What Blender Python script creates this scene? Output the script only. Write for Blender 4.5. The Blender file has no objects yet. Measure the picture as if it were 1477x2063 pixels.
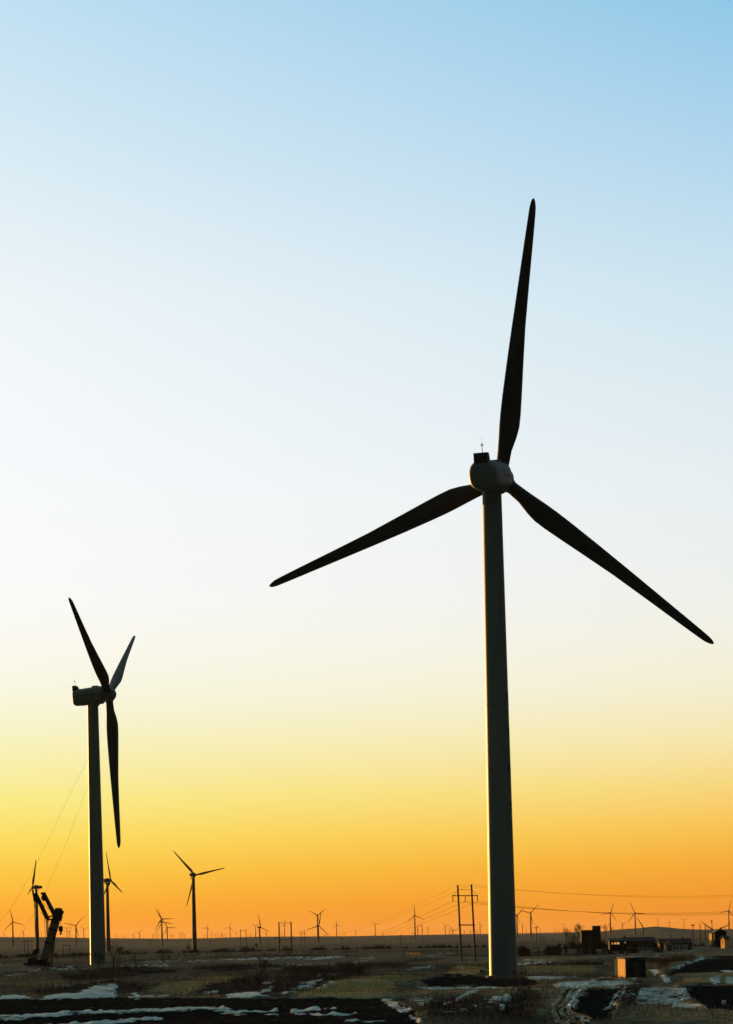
import bpy, math, random
import numpy as np
from mathutils import Vector, Matrix

R_ = math.radians
S = bpy.context.scene
COL = S.collection
random.seed(7)
RNG = np.random.default_rng(11)

# ------------------------------------------------------------------ camera
F, CX, HY, ROLL = 4500.0, 738.5, 1885.0, 0.019      # focal length, eye-level point (pixels of the photo), camera roll
CAM_Z = 5.64
cam_data = bpy.data.cameras.new("camera")
cam = bpy.data.objects.new("camera", cam_data)
COL.objects.link(cam)
cam_data.sensor_fit = 'VERTICAL'
cam_data.sensor_height = 36.0
cam_data.sensor_width = 36.0
cam_data.lens = 36.0 * F / 2063.0
cam_data.shift_y = (HY - 1031.5) / 2063.0
cam_data.clip_start = 1.0
cam_data.clip_end = 90000.0
cam.matrix_world = Matrix.Translation((0, 0, CAM_Z)) @ Matrix.Rotation(R_(90), 4, 'X') @ Matrix.Rotation(-ROLL, 4, 'Z')
S.camera = cam

# ------------------------------------------------------------------ sky and sun
SUN_AZ, SUN_EL = 33.0, 2.0                            # degrees left of the view, degrees above the horizon
S.view_settings.view_transform = 'Standard'
S.view_settings.look = 'None'
S.view_settings.exposure = 0.4
S.view_settings.gamma = 1.0

def lin(c):
    return tuple(((v / 255.0) / 12.92 if v / 255.0 <= 0.04045 else (((v / 255.0) + 0.055) / 1.055) ** 2.4) for v in c) + (1.0,)

world = bpy.data.worlds.new("World")
S.world = world
world.use_nodes = True
NT = world.node_tree
NT.nodes.clear()
def wn(t, **kw):
    n = NT.nodes.new(t)
    for k, v in kw.items():
        setattr(n, k, v)
    return n
def wl(a, b):
    NT.links.new(a, b)
def wmath(op, a, b=None, clamp=False):
    n = wn('ShaderNodeMath', operation=op)
    n.use_clamp = clamp
    for i, v in enumerate((a, b)):
        if v is None:
            continue
        if isinstance(v, (int, float)):
            n.inputs[i].default_value = v
        else:
            wl(v, n.inputs[i])
    return n.outputs[0]
def wrange(v, a, b, smooth=False):
    n = wn('ShaderNodeMapRange', interpolation_type='SMOOTHSTEP' if smooth else 'LINEAR')
    wl(v, n.inputs[0])
    n.inputs[1].default_value = a
    n.inputs[2].default_value = b
    return n.outputs[0]
def wmix(f, a, b):
    n = wn('ShaderNodeMix', data_type='RGBA')
    wl(f, n.inputs[0])
    for s, v in ((6, a), (7, b)):
        if isinstance(v, tuple):
            n.inputs[s].default_value = v
        else:
            wl(v, n.inputs[s])
    return n.outputs[2]
SKY = [  # height in the photo, colour toward the sun, colour away from it
    (1905, (246, 142, 42), (231, 128, 34)), (1880, (248, 151, 44), (235, 137, 38)), (1820, (251, 171, 48), (240, 150, 42)),
    (1750, (252, 199, 66), (245, 170, 55)), (1680, (252, 221, 95), (248, 194, 83)), (1600, (250, 236, 136), (248, 214, 124)),
    (1500, (248, 242, 184), (246, 231, 176)), (1400, (249, 247, 222), (244, 238, 210)), (1300, (251, 250, 238), (242, 240, 226)),
    (1200, (251, 251, 249), (238, 240, 236)), (1000, (249, 251, 252), (231, 239, 241)), (800, (245, 249, 251), (219, 234, 241)),
    (600, (239, 246, 249), (204, 228, 240)), (450, (229, 241, 247), (189, 220, 238)), (300, (217, 236, 245), (173, 212, 237)),
    (150, (206, 230, 244), (157, 205, 235)), (0, (194, 225, 243), (141, 198, 230))]
def z_of(y):
    t = (HY - y) / F
    return t / math.sqrt(1 + t * t)
Z0, Z1 = -0.02, 0.40
tc = wn('ShaderNodeTexCoord')
sep = wn('ShaderNodeSeparateXYZ')
wl(tc.outputs['Generated'], sep.inputs[0])
dx, dy, dz = sep.outputs
hz = wmath('SQRT', wmath('ADD', wmath('MULTIPLY', dx, dx), wmath('MULTIPLY', dy, dy)))
side = wrange(wmath('DIVIDE', dx, wmath('MAXIMUM', hz, 1e-4)), -0.17, 0.17)
height = wrange(dz, Z0, Z1)
ramps = []
for j in (1, 2):
    r = wn('ShaderNodeValToRGB')
    r.color_ramp.interpolation = 'EASE' if False else 'LINEAR'
    els = r.color_ramp.elements
    pts = [((z_of(s[0]) - Z0) / (Z1 - Z0), lin(s[j])) for s in SKY]
    els[0].position, els[0].color = pts[0]
    els[1].position, els[1].color = pts[-1]
    for p, c in pts[1:-1]:
        e = els.new(p)
        e.color = c
    wl(height, r.inputs[0])
    ramps.append(r.outputs[0])
front = wmix(side, ramps[0], ramps[1])
fa = R_(14)
dotf = wmath('ADD', wmath('MULTIPLY', dx, -math.sin(fa)), wmath('MULTIPLY', dy, math.cos(fa)))
glow = wrange(dotf, 0.52, 0.82, True)
AMB_BACK, AMB_TOP, AMB_LOW = (0.014, 0.019, 0.018, 1), (0.140, 0.212, 0.212, 1), (0.004, 0.0045, 0.004, 1)
dusk = wmix(wrange(dz, 0.32, 0.92, True), AMB_BACK, AMB_TOP)
dusk = wmix(wrange(dz, -0.06, -0.02), AMB_LOW, dusk)
sky = wmix(glow, dusk, front)
bg = wn('ShaderNodeBackground')
wl(sky, bg.inputs[0])
bg.inputs[1].default_value = 0.758
wo = wn('ShaderNodeOutputWorld')
wl(bg.outputs[0], wo.inputs[0])

sun_data = bpy.data.lights.new("sun", 'SUN')
sun_data.energy = 5.0
sun_data.angle = R_(0.5)
sun_data.color = (1.0, 0.47, 0.11)
sun = bpy.data.objects.new("sun", sun_data)
COL.objects.link(sun)
sd = Vector((-math.sin(R_(SUN_AZ)) * math.cos(R_(SUN_EL)), math.cos(R_(SUN_AZ)) * math.cos(R_(SUN_EL)), math.sin(R_(SUN_EL))))
sun.rotation_euler = sd.to_track_quat('Z', 'Y').to_euler()

# ------------------------------------------------------------------ helpers
def at(px, py, Y):
    """the point that lies Y metres out behind a spot of the photo"""
    u, v = (px - CX) / F, (HY - py) / F
    return Vector((Y * (u * math.cos(ROLL) + v * math.sin(ROLL)), Y, CAM_Z + Y * (-u * math.sin(ROLL) + v * math.cos(ROLL))))
def to_px(X, Y, Z):
    a, b = X / Y, (Z - CAM_Z) / Y
    return CX + F * (a * math.cos(ROLL) - b * math.sin(ROLL)), HY - F * (a * math.sin(ROLL) + b * math.cos(ROLL))

def material(name, color, rough=0.8, var=0.25, scale=3.0, spec=0.3, metallic=0.0, bump=0.0, color2=None, stretch=(1, 1, 1), emit=None):
    m = bpy.data.materials.new(name)
    m.use_nodes = True
    t = m.node_tree
    b = t.nodes['Principled BSDF']
    b.inputs['Roughness'].default_value = rough
    b.inputs['Specular IOR Level'].default_value = spec
    b.inputs['Metallic'].default_value = metallic
    co = t.nodes.new('ShaderNodeTexCoord')
    mp = t.nodes.new('ShaderNodeMapping')
    mp.inputs['Scale'].default_value = stretch
    nz = t.nodes.new('ShaderNodeTexNoise')
    nz.inputs['Scale'].default_value = scale
    nz.inputs['Detail'].default_value = 5
    t.links.new(co.outputs['Object'], mp.inputs[0])
    t.links.new(mp.outputs[0], nz.inputs['Vector'])
    mx = t.nodes.new('ShaderNodeMix')
    mx.data_type = 'RGBA'
    mr = t.nodes.new('ShaderNodeMapRange')
    mr.inputs[1].default_value, mr.inputs[2].default_value = 0.3, 0.7
    t.links.new(nz.outputs['Fac'], mr.inputs[0])
    t.links.new(mr.outputs[0], mx.inputs[0])
    c2 = color2 or tuple(c * (1 - var) for c in color)
    mx.inputs[6].default_value = (*color, 1)
    mx.inputs[7].default_value = (*c2, 1)
    t.links.new(mx.outputs[2], b.inputs['Base Color'])
    if bump:
        bp = t.nodes.new('ShaderNodeBump')
        bp.inputs['Strength'].default_value = bump
        bp.inputs['Distance'].default_value = 0.05
        t.links.new(nz.outputs['Fac'], bp.inputs['Height'])
        t.links.new(bp.outputs[0], b.inputs['Normal'])
    if emit:
        b.inputs['Emission Color'].default_value = (*emit[0], 1)
        b.inputs['Emission Strength'].default_value = emit[1]
    return m

M = {
    'tower': material('tower_paint', (0.205, 0.232, 0.215), 0.5, 0.22, 0.35, 0.3, stretch=(1, 1, 0.12)),
    'blade': material('blade_gelcoat', (0.062, 0.062, 0.058), 0.6, 0.15, 0.6, 0.2),
    'nacelle': material('nacelle_shell', (0.19, 0.21, 0.198), 0.55, 0.2, 0.8, 0.2),
    'dark': material('dark_metal', (0.05, 0.05, 0.05), 0.6, 0.3, 4, 0.3),
    'old': material('dark_turbine_paint', (0.09, 0.095, 0.10), 0.7, 0.2, 0.5, 0.1),  # smaller turbines: one even paint, darker than the large towers
    'letter': material('letter_paint', (0.03, 0.03, 0.035), 0.6, 0.1, 4, 0.2),
    'lamp': material('lamp_glass', (0.4, 0.05, 0.04), 0.3, 0.1, 4),
    'concrete': material('concrete', (0.16, 0.155, 0.145), 0.9, 0.35, 2.0, 0.2, bump=0.3),
    'far': material('far_turbine_paint', (0.10, 0.095, 0.09), 0.7, 0.1, 0.5, 0.1),
    'pole': material('weathered_pole', (0.07, 0.065, 0.06), 0.85, 0.3, 3, 0.2, stretch=(4, 4, .3)),
    'ceramic': material('insulator_glaze', (0.05, 0.04, 0.035), 0.35, 0.2, 5, 0.5),
    'wire': material('wire_metal', (0.035, 0.022, 0.018), 0.8, 0.2, 3, 0.0),
    'crane': material('crane_paint', (0.17, 0.15, 0.115), 0.6, 0.35, 1.2, 0.35),
    'crane_dark': material('crane_grease', (0.03, 0.03, 0.03), 0.7, 0.35, 2.5, 0.3),
    'tyre': material('tyre_rubber', (0.02, 0.02, 0.02), 0.9, 0.3, 3, 0.2),
    'bark': material('bark', (0.055, 0.047, 0.038), 0.9, 0.4, 4, 0.15, bump=0.4),
    'twig': material('twig', (0.06, 0.05, 0.038), 0.9, 0.4, 4, 0.15),
    'sun_orange': material('sun_orange_wall', (0.98, 0.66, 0.24), 0.9, 0.35, 1.6, 0.1, bump=0.15, color2=(0.93, 0.56, 0.18), stretch=(1, 1, .4)),  # orange of the low sunlight put into the wall colour
    'brick_dark': material('dark_brick', (0.05, 0.046, 0.042), 0.9, 0.35, 2.2, 0.2, bump=0.4),
    'brick': material('dusky_brick', (0.13, 0.10, 0.085), 0.9, 0.35, 1.2, 0.2, bump=0.4),
    'render': material('pale_render', (0.45, 0.40, 0.34), 0.9, 0.25, 1.0, 0.2),
    'roof': material('roof_tile', (0.055, 0.05, 0.042), 0.85, 0.35, 1.5, 0.2, bump=0.4),
    'snow_roof': material('snowy_felt', (0.30, 0.33, 0.30), 0.9, 0.7, 1.4, 0.2),
    'frame': material('window_frame_paint', (0.80, 0.84, 0.80), 0.6, 0.2, 3, 0.3),
    'glass': material('window_glass', (0.03, 0.035, 0.04), 0.1, 0.2, 2, 0.5),
    'sun_glow': material('sun_glow_pane', (0.5, 0.25, 0.08), 0.4, 0.2, 2, 0.3, emit=((1.0, 0.42, 0.10), 0.75)),  # emission stands in for sunlit pieces of wall, no lamp inside
    'wood': material('rough_timber', (0.10, 0.085, 0.065), 0.85, 0.4, 3, 0.2, stretch=(4, 4, .4)),
    'sunlit_pale': material('sunlit_pale_tint', (0.50, 0.36, 0.18), 0.85, 0.35, 3, 0.2),  # warm brightness of the low sun put into the colour
    'stone': material('white_stone', (0.78, 0.76, 0.66), 0.9, 0.2, 3, 0.2, bump=0.4),
}

class MB:
    """collects boxes, tubes and lofts and links them as one mesh object"""
    def __init__(s):
        s.v, s.f = [], []
    def add(s, vs, fs):
        o = len(s.v)
        s.v += [tuple(v) for v in vs]
        s.f += [tuple(i + o for i in f) for f in fs]
        return s
    def box(s, c, size, rot=None, taper=1.0):
        c = Vector(c)
        a, b, h = size[0] / 2, size[1] / 2, size[2] / 2
        vs = []
        for z, k in ((-h, 1.0), (h, taper)):
            for x, y in ((-a, -b), (a, -b), (a, b), (-a, b)):
                p = Vector((x * k, y * k, z))
                vs.append(c + (rot @ p if rot is not None else p))
        return s.add(vs, [(3, 2, 1, 0), (4, 5, 6, 7), (0, 1, 5, 4), (1, 2, 6, 5), (2, 3, 7, 6), (3, 0, 4, 7)])
    def beam(s, p0, p1, w, d, w1=None, d1=None):
        p0, p1 = Vector(p0), Vector(p1)
        ax = (p1 - p0).normalized()
        dep = Vector((0, 1, 0)) - ax * ax.y
        if dep.length < 0.2:
            dep = Vector((0, 0, 1)) - ax * ax.z
        dep.normalize()
        sx = ax.cross(dep)
        w1, d1 = w1 or w, d1 or d
        vs = []
        for p, ww, dd in ((p0, w, d), (p1, w1, d1)):
            for i, j in ((-1, -1), (1, -1), (1, 1), (-1, 1)):
                vs.append(p + sx * (i * ww / 2) + dep * (j * dd / 2))
        return s.add(vs, [(0, 1, 2, 3), (7, 6, 5, 4), (0, 4, 5, 1), (1, 5, 6, 2), (2, 6, 7, 3), (3, 7, 4, 0)])
    def path(s, pts, radii, n=8, caps=True):
        pts = [Vector(p) for p in pts]
        rings = []
        for i, p in enumerate(pts):
            ax = (pts[min(i + 1, len(pts) - 1)] - pts[max(i - 1, 0)]).normalized()
            ref = Vector((0, 0, 1)) if abs(ax.z) < 0.9 else Vector((1, 0, 0))
            u = ax.cross(ref).normalized()
            w = ax.cross(u)
            r = radii[i] if isinstance(radii, (list, tuple)) else radii
            rings.append([p + (u * math.cos(2 * math.pi * k / n) + w * math.sin(2 * math.pi * k / n)) * r for k in range(n)])
        return s.loft(rings, caps)
    def loft(s, rings, caps=True):
        n = len(rings[0])
        vs = [p for r in rings for p in r]
        fs = []
        for i in range(len(rings) - 1):
            for k in range(n):
                a, b = i * n + k, i * n + (k + 1) % n
                fs.append((a, b, b + n, a + n))
        if caps:
            fs.append(tuple(range(n - 1, -1, -1)))
            fs.append(tuple(range((len(rings) - 1) * n, len(rings) * n)))
        return s.add(vs, fs)
    def build(s, name, mat, parent=None, org=(0, 0, 0), smooth=False):
        me = bpy.data.meshes.new(name)
        o3 = Vector(org)
        me.from_pydata([tuple(Vector(v) - o3) for v in s.v], [], s.f)
        if smooth:
            me.shade_smooth()
            me.set_sharp_from_angle(angle=R_(38))
        me.materials.append(mat)
        o = bpy.data.objects.new(name, me)
        COL.objects.link(o)
        if parent is None:
            o.location = o3
        else:
            o.parent = parent
        return o

def tag(o, label=None, cat=None, group=None, kind=None):
    if label: o['label'] = label
    if cat: o['category'] = cat
    if group: o['group'] = group
    if kind: o['kind'] = kind
    return o
def thing(name, loc, label, cat, group=None, rz=0.0):
    o = bpy.data.objects.new(name, None)
    COL.objects.link(o)
    o.empty_display_size = 0.5
    o.location = loc
    o.rotation_euler = (0, 0, rz)
    return tag(o, label, cat, group)

# ------------------------------------------------------------------ terrain
def hash2(i, j, seed):
    h = (i.astype(np.int64) * 374761393 + j.astype(np.int64) * 668265263 + seed * 144665) & 0x7fffffff
    h = ((h ^ (h >> 13)) * 1274126177) & 0x7fffffff
    return ((h ^ (h >> 16)) & 0xffff) / 65535.0
def vnoise(x, y, seed=0):
    i, j = np.floor(x), np.floor(y)
    fx, fy = x - i, y - j
    fx, fy = fx * fx * (3 - 2 * fx), fy * fy * (3 - 2 * fy)
    i, j = i.astype(np.int64), j.astype(np.int64)
    a, b, c, d = hash2(i, j, seed), hash2(i + 1, j, seed), hash2(i, j + 1, seed), hash2(i + 1, j + 1, seed)
    return (a * (1 - fx) + b * fx) * (1 - fy) + (c * (1 - fx) + d * fx) * fy - 0.5
RIDGE_Y = 6500.0
RX = np.array([-400, 0, 100, 200, 350, 420, 480, 520, 700, 760, 880, 1000, 1040, 1100, 1150, 1200, 1240, 1290, 1320, 1345, 1370, 1420, 1477, 1700], float)
RYY = np.array([1886, 1888, 1888, 1890, 1891, 1890, 1888, 1887, 1886, 1885, 1883, 1882, 1882.5, 1881.5, 1879.5, 1878, 1873, 1869.5, 1866.5, 1868, 1871, 1873, 1872, 1874], float)
def ridge_z(a):
    pxr = CX + F * a
    rel = (HY - np.interp(pxr, RX, RYY)) / F - a * math.sin(ROLL)
    return CAM_Z + rel * RIDGE_Y
def ground_z(X, Y, fine=True):
    X, Y = np.asarray(X, float), np.asarray(Y, float)
    Yc = np.maximum(Y, 30.0)
    a = np.clip(X / Yc, -0.6, 0.6)
    lowz = np.interp(Yc, [0, 700, 1500, 3000, 4300], [0, 0, -3.0, -4.5, -5.0])
    rz = ridge_z(a)
    t = np.clip((Yc - 4000) / (RIDGE_Y - 4000), 0, 1)
    z = lowz + (rz - lowz) * (t * t * (3 - 2 * t))
    z = np.where(Yc > RIDGE_Y, rz - 6.0 * np.clip((Yc - RIDGE_Y) / 2500, 0, 1), z)
    if fine:
        fade = np.clip((Yc - 60) / 80, 0, 1) * np.clip(1.6 - Yc / 900, 0, 1)
        z = z + fade * (0.55 * vnoise(X / 34, Y / 30, 1) + 0.30 * vnoise(X / 11, Y / 12, 2) + 0.12 * vnoise(X / 3.2, Y / 3.6, 3))
        z = z + np.clip((Yc - 500) / 400, 0, 1) * np.clip(1.5 - Yc / 3000, 0, 1) * 0.9 * vnoise(X / 120, Y / 90, 4)
    return z
def gz(x, y):
    return float(ground_z(np.array([x]), np.array([y]))[0])
def on_ground(px, py, lo=60.0, hi=6000.0):
    """the ground point seen at a spot of the photo"""
    Y = lo
    for _ in range(4000):
        p = at(px, py, Y)
        if p.z <= gz(p.x, p.y):
            break
        Y *= 1.0015
        if Y > hi:
            break
    p = at(px, py, Y)
    return Vector((p.x, p.y, gz(p.x, p.y)))

# ground cover: patches of snow, straw, dark soil and brown scrub
SNOW, STRAW, SOIL, SCRUB = 0, 1, 2, 3
PATCH = [
 (SNOW, 1, [(0,2002),(20,2001),(40,2003),(68,2010),(0,2012)]),
 (SNOW, .82, [(78,2010),(115,2002),(160,1999),(205,1987),(236,1985),(232,2007)]),
 (SNOW, 1, [(258,2007),(275,1996),(278,2003),(341,2002),(341,2005),(270,2008)]),
 (SNOW, 1, [(456,2006),(475,1999),(507,1997),(520,2006),(548,2012),(460,2011)]),
 (SNOW, .9, [(405,1999),(440,1995),(440,1998),(407,2000)]),
 (SNOW, .8, [(526,1985),(556,1976),(556,1980),(530,1986)]),
 (SNOW, .8, [(522,1997),(535,1990),(551,1989),(548,1995)]),
 (SNOW, .6, [(584,1992),(620,1982),(652,1973),(650,1979),(615,1991)]),
 (SNOW, .75, [(840,1985),(870,1983),(905,1986),(960,1983),(1010,1983),(1068,1985),(1010,1990),(940,1991),(905,1993),(870,1991)]),
 (SNOW, .55, [(822,2015),(835,2011),(870,2010),(875,2018),(850,2028)]),
 (SNOW, .7, [(768,2011),(797,2016),(807,2032),(829,2042),(805,2048),(784,2027)]),
 (SNOW, .62, [(1060,1967),(1104,1963),(1172,1967),(1120,1973),(1060,1973)]),
 (SNOW, .78, [(1108,1980),(1185,1974),(1290,1975),(1268,1983),(1118,1989)]),
 (SNOW, .52, [(1145,2007),(1185,1991),(1202,1986),(1168,2010),(1152,2041),(1134,2034)]),
 (SNOW, .50, [(1277,2015),(1294,1994),(1320,1986),(1375,1990),(1392,2007),(1350,2021),(1290,2024)]),
 (SNOW, .55, [(1360,2016),(1426,2026),(1420,2033),(1350,2028)]),
 (SNOW, .8, [(1308,1950),(1322,1950),(1330,1958),(1318,1964)]),
 (SNOW, .7, [(1325,1964),(1340,1964),(1352,1974),(1340,1976)]),
 (SNOW, .6, [(1433,1971),(1456,1970),(1452,1975),(1436,1976)]),
 (SNOW, .6, [(1464,1970),(1477,1970),(1490,1975),(1466,1976)]),
 (SNOW, .9, [(1448,1954),(1472,1950),(1474,1956)]),
 (SNOW, .6, [(990,2012),(1026,2008),(1028,2018),(984,2020)]),
 (SNOW, .6, [(1006,2030),(1018,2026),(1018,2042),(1006,2041)]),
 (SNOW, .5, [(110,1990),(160,1985),(150,1990),(110,1994)]),
 (STRAW, 1, [(580,2005),(640,1990),(705,1974),(785,1968),(802,2004),(760,2013),(650,2013)]),
 (STRAW, .9, [(375,1973),(507,1964),(460,1975),(410,1995),(375,2000)]),
 (STRAW, .7, [(275,1996),(340,1978),(400,1970),(380,1998)]),
 (STRAW, .6, [(-40,1978),(100,1975),(240,1969),(240,1974),(100,1984),(-40,1988)]),
 (STRAW, 1.3, [(903,1961),(925,1949),(962,1948),(977,1958),(940,1966)]),
 (STRAW, .8, [(740,1969),(870,1966),(820,1978),(740,1982)]),
 (STRAW, .8, [(1060,1931),(1215,1928),(1215,1934),(1060,1937)]),
 (STRAW, .7, [(1060,1947),(1200,1947),(1200,1958),(1060,1959)]),
 (STRAW, .6, [(745,2000),(850,1996),(930,1993),(880,2003),(760,2008)]),
 (STRAW, .5, [(900,1998),(1060,1990),(1100,2000),(1000,2012),(930,2014)]),
 (STRAW, .7, [(1366,1964),(1490,1961),(1490,1974),(1440,1976),(1376,1978)]),
 (STRAW, .5, [(1080,2005),(1160,1990),(1130,2020),(1110,2050),(1080,2050)]),
 (STRAW, .4, [(1230,2048),(1300,2026),(1420,2040),(1490,2045),(1490,2063),(1230,2063)]),
 (SOIL, 1.2, [(-40,2011),(250,2007),(480,2011),(600,2013),(760,2012),(800,2022),(830,2036),(852,2090),(-40,2090)]),
 (SOIL, .9, [(268,1959),(300,1949),(375,1948),(352,1958)]),
 (SOIL, .9, [(275,1990),(330,1976),(410,1968),(410,1971),(330,1981),(280,1994)]),
 (SOIL, .7, [(140,1982),(230,1969),(240,1977),(170,1991)]),
 (SOIL, 1, [(850,1973),(900,1962),(985,1967),(1045,1970),(1100,1976),(1080,1983),(960,1983),(860,1983)]),
 (SOIL, 1.2, [(1158,2032),(1180,2005),(1215,1988),(1264,1983),(1242,2003),(1237,2020),(1232,2050),(1200,2056),(1170,2048)]),
 (SOIL, 1.1, [(1345,1956),(1364,1948),(1415,1931),(1490,1926),(1490,1961),(1348,1964)]),
 (SOIL, 1.2, [(1373,1981),(1440,1978),(1490,1986),(1490,2036),(1430,2031),(1391,2006)]),
 (SOIL, .8, [(1060,1941),(1200,1938),(1217,1942),(1200,1946),(1060,1946)]),
 (SOIL, .6, [(880,2018),(930,2008),(900,2040),(870,2042)]),
 (SOIL, .6, [(1010,2022),(1060,2000),(1070,2040),(1020,2050)]),
 (SCRUB, 1, [(556,1962),(575,1952),(730,1952),(748,1968),(620,1971)]),
 (SCRUB, 1, [(400,1993),(460,1977),(600,1968),(710,1968),(640,1986),(560,2005),(530,2011),(410,1999)]),
 (SCRUB, .8, [(55,2003),(120,1988),(270,1985),(330,1990),(250,2000),(100,2002)]),
 (SCRUB, .8, [(650,1992),(600,2003),(570,2013),(540,2008),(590,1996)]),
 (SCRUB, .7, [(860,2030),(930,2012),(1060,2000),(1110,2010),(1080,2063),(860,2063)]),
 (SCRUB, .8, [(1250,1990),(1300,1980),(1290,2020),(1240,2040)]),
 (SCRUB, .9, [(380,1953),(470,1946),(570,1948),(480,1957)]), (SCRUB, .8, [(660,1948),(760,1944),(830,1946),(740,1953)]), (SCRUB, .8, [(60,1951),(140,1944),(175,1947),(90,1956)]),
 (SCRUB, .8, [(1110,1923),(1200,1918),(1235,1922),(1150,1928)]), (SCRUB, .7, [(430,1928),(600,1925),(700,1927),(520,1931)]), (SCRUB, .8, [(1300,1935),(1370,1928),(1400,1930),(1330,1946)]),
 (SOIL, .6, [(770,1932),(870,1928),(930,1931),(840,1936)]), (SOIL, .6, [(200,1934),(330,1931),(390,1934),(280,1938)]), (SOIL, .6, [(1050,1918),(1110,1915),(1130,1918),(1080,1922)]),
 (SCRUB, .6, [(120,1962),(260,1950),(300,1962),(240,1970),(130,1976)]),
]
LINE = [  # thin strips: kind, strength, half width, points
 (SNOW, 1, 3.0, [(-20,2052),(50,2049),(100,2046),(160,2043)]), (SNOW, 1, 4.0, [(160,2043),(190,2041),(235,2041)]),
 (SNOW, 1, 4.0, [(235,2041),(300,2037),(400,2033)]), (SNOW, 1, 3.5, [(88,2064),(150,2061),(190,2058),(245,2055)]), (SNOW, 1, 2.0, [(245,2055),(325,2049)]),
 (SNOW, 1, 4.0, [(385,2036),(415,2033),(450,2036)]), (SNOW, 1, 2.0, [(455,2039),(500,2037),(556,2037)]),
 (SNOW, 1, 2.0, [(588,2038),(642,2036)]), (SNOW, .8, 1.5, [(655,2037),(675,2037)]), (SNOW, 1, 2.5, [(628,2045),(648,2050),(712,2049)]),
 (SNOW, .8, 1.5, [(695,2062),(770,2060)]), (SNOW, .6, 2, [(475,2044),(500,2045)]), (SNOW, .5, 2, [(540,2045),(560,2046)]), (SNOW, .6, 2, [(600,2045),(616,2045)]),
 (SNOW, .8, 1.3, [(640,1990),(682,1980)]), (SNOW, .9, 1.8, [(570,2007),(592,2004)]), (SNOW, .9, 2.2, [(898,2025),(930,2010),(964,2000)]),
 (SNOW, .8, 1.6, [(888,2050),(940,2046)]), (SNOW, .7, 2.5, [(826,2051),(842,2063)]), (SNOW, .7, 1.2, [(955,2034),(992,2039)]),
 (SNOW, .7, 2.2, [(1229,2021),(1240,2005),(1262,1995),(1285,1988)]), (SNOW, .9, 1.3, [(1348,1952),(1380,1942),(1416,1929)]),
 (SNOW, .9, .9, [(376,1936.5),(515,1931.5),(690,1930)]), (SNOW, .7, .9, [(505,1945.5),(590,1943.5),(672,1939)]), (SNOW, .7, .9, [(716,1938),(727,1931.5),(756,1928.5)]),
 (SNOW, .7, 1.0, [(104,1952),(178,1950)]), (SNOW, .8, 1.0, [(240,1948),(345,1945)]), (SNOW, .6, .8, [(288,1938),(385,1935.5)]),
 (SNOW, .7, 1.2, [(-20,1969),(43,1963),(83,1953)]), (SNOW, .7, 1.1, [(816,1954),(875,1947.5)]), (SNOW, .8, 1.0, [(1043,1934),(1064,1935)]),
 (SNOW, .8, 1.0, [(1043,1941),(1110,1938)]), (SNOW, .6, 1.2, [(1040,2003),(1060,1998),(1085,1994)]), (SNOW, .6, 1.2, [(960,2016),(1030,2012)]),
 (SNOW, .6, 1.5, [(480,1951),(530,1950)]), (SNOW, .7, 1, [(405,1966),(425,1965)]), (SNOW, .6, 1.2, [(555,1955),(572,1950)]),
 (SNOW, .6, 1, [(640,1968),(690,1966)]), (SNOW, .5, 1, [(120,1967),(160,1959)]), (SNOW, .5, .8, [(860,1927),(882,1924)]),
 (SNOW, .5, .8, [(390,1917),(440,1918)]), (SNOW, .7, 1.5, [(885,1921),(900,1921)]), (SNOW, .7, 1.5, [(906,1921),(920,1921)]),
 (SNOW, .5, 1, [(1130,1909),(1150,1906)]), (SNOW, .7, 1.0, [(1300,1928),(1325,1923),(1335,1921)]),
 (SOIL, 1, 2.2, [(1045,1944),(1130,1941),(1215,1938)]), (SOIL, .9, 1.5, [(820,1955),(900,1949),(980,1945)]),
 (SOIL, .9, 1.5, [(400,1964),(470,1962)]), (SOIL, .8, 1.2, [(240,1950),(345,1949)]), (SOIL, .8, 2, [(0,1963),(60,1957)]), (SOIL, .8, 1.2, [(380,1962),(440,1957),(470,1955)]),
 (STRAW, .9, 1.2, [(1380,1918),(1430,1909),(1464,1904)]), (STRAW, .8, 1.2, [(1340,1922),(1385,1920)]), (STRAW, .6, 1.0, [(520,1969),(600,1965),(690,1964)]),
]
for k in range(9):                                                  # ruts that sweep round the hollow
    f = 1.0 + .085 * k
    pts = [(1212 + (x - 1212) * f, 2022 + (y - 2022) * f) for x, y in ((1262, 1986), (1210, 1989), (1172, 2004), (1152, 2026), (1158, 2044), (1190, 2056))]
    LINE.append(((SOIL, STRAW, SNOW)[k % 3], (.8, .8, .55)[k % 3], (1.6, 1.5, 1.0)[k % 3], pts))
for k in range(6):                                                  # plough lines through the snow by the track
    LINE.append((SOIL, .95, 1.0, [(1276 + k * 5, 2012 - k * 4), (1318, 2019 - k * 5), (1360, 2017 - k * 5), (1396, 2005 - k * 4)]))
for k in range(5):
    LINE.append((SNOW, .55, .9, [(1222 - k * 3, 2024 + k * 2), (1235 + k * 2, 2008 + k * 5), (1262 + k * 2, 1997 + k * 5), (1280, 1992 + k * 6)]))
for k in range(10):                                                 # long furrows across the near fields
    LINE.append(((SOIL, STRAW)[k % 2], .7, 1.1, [(860 - k * 12, 2058 - k * 7), (960 + k * 5, 2046 - k * 6), (1060 + k * 3, 2036 - k * 6), (1130, 2030 - k * 5)]))
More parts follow.
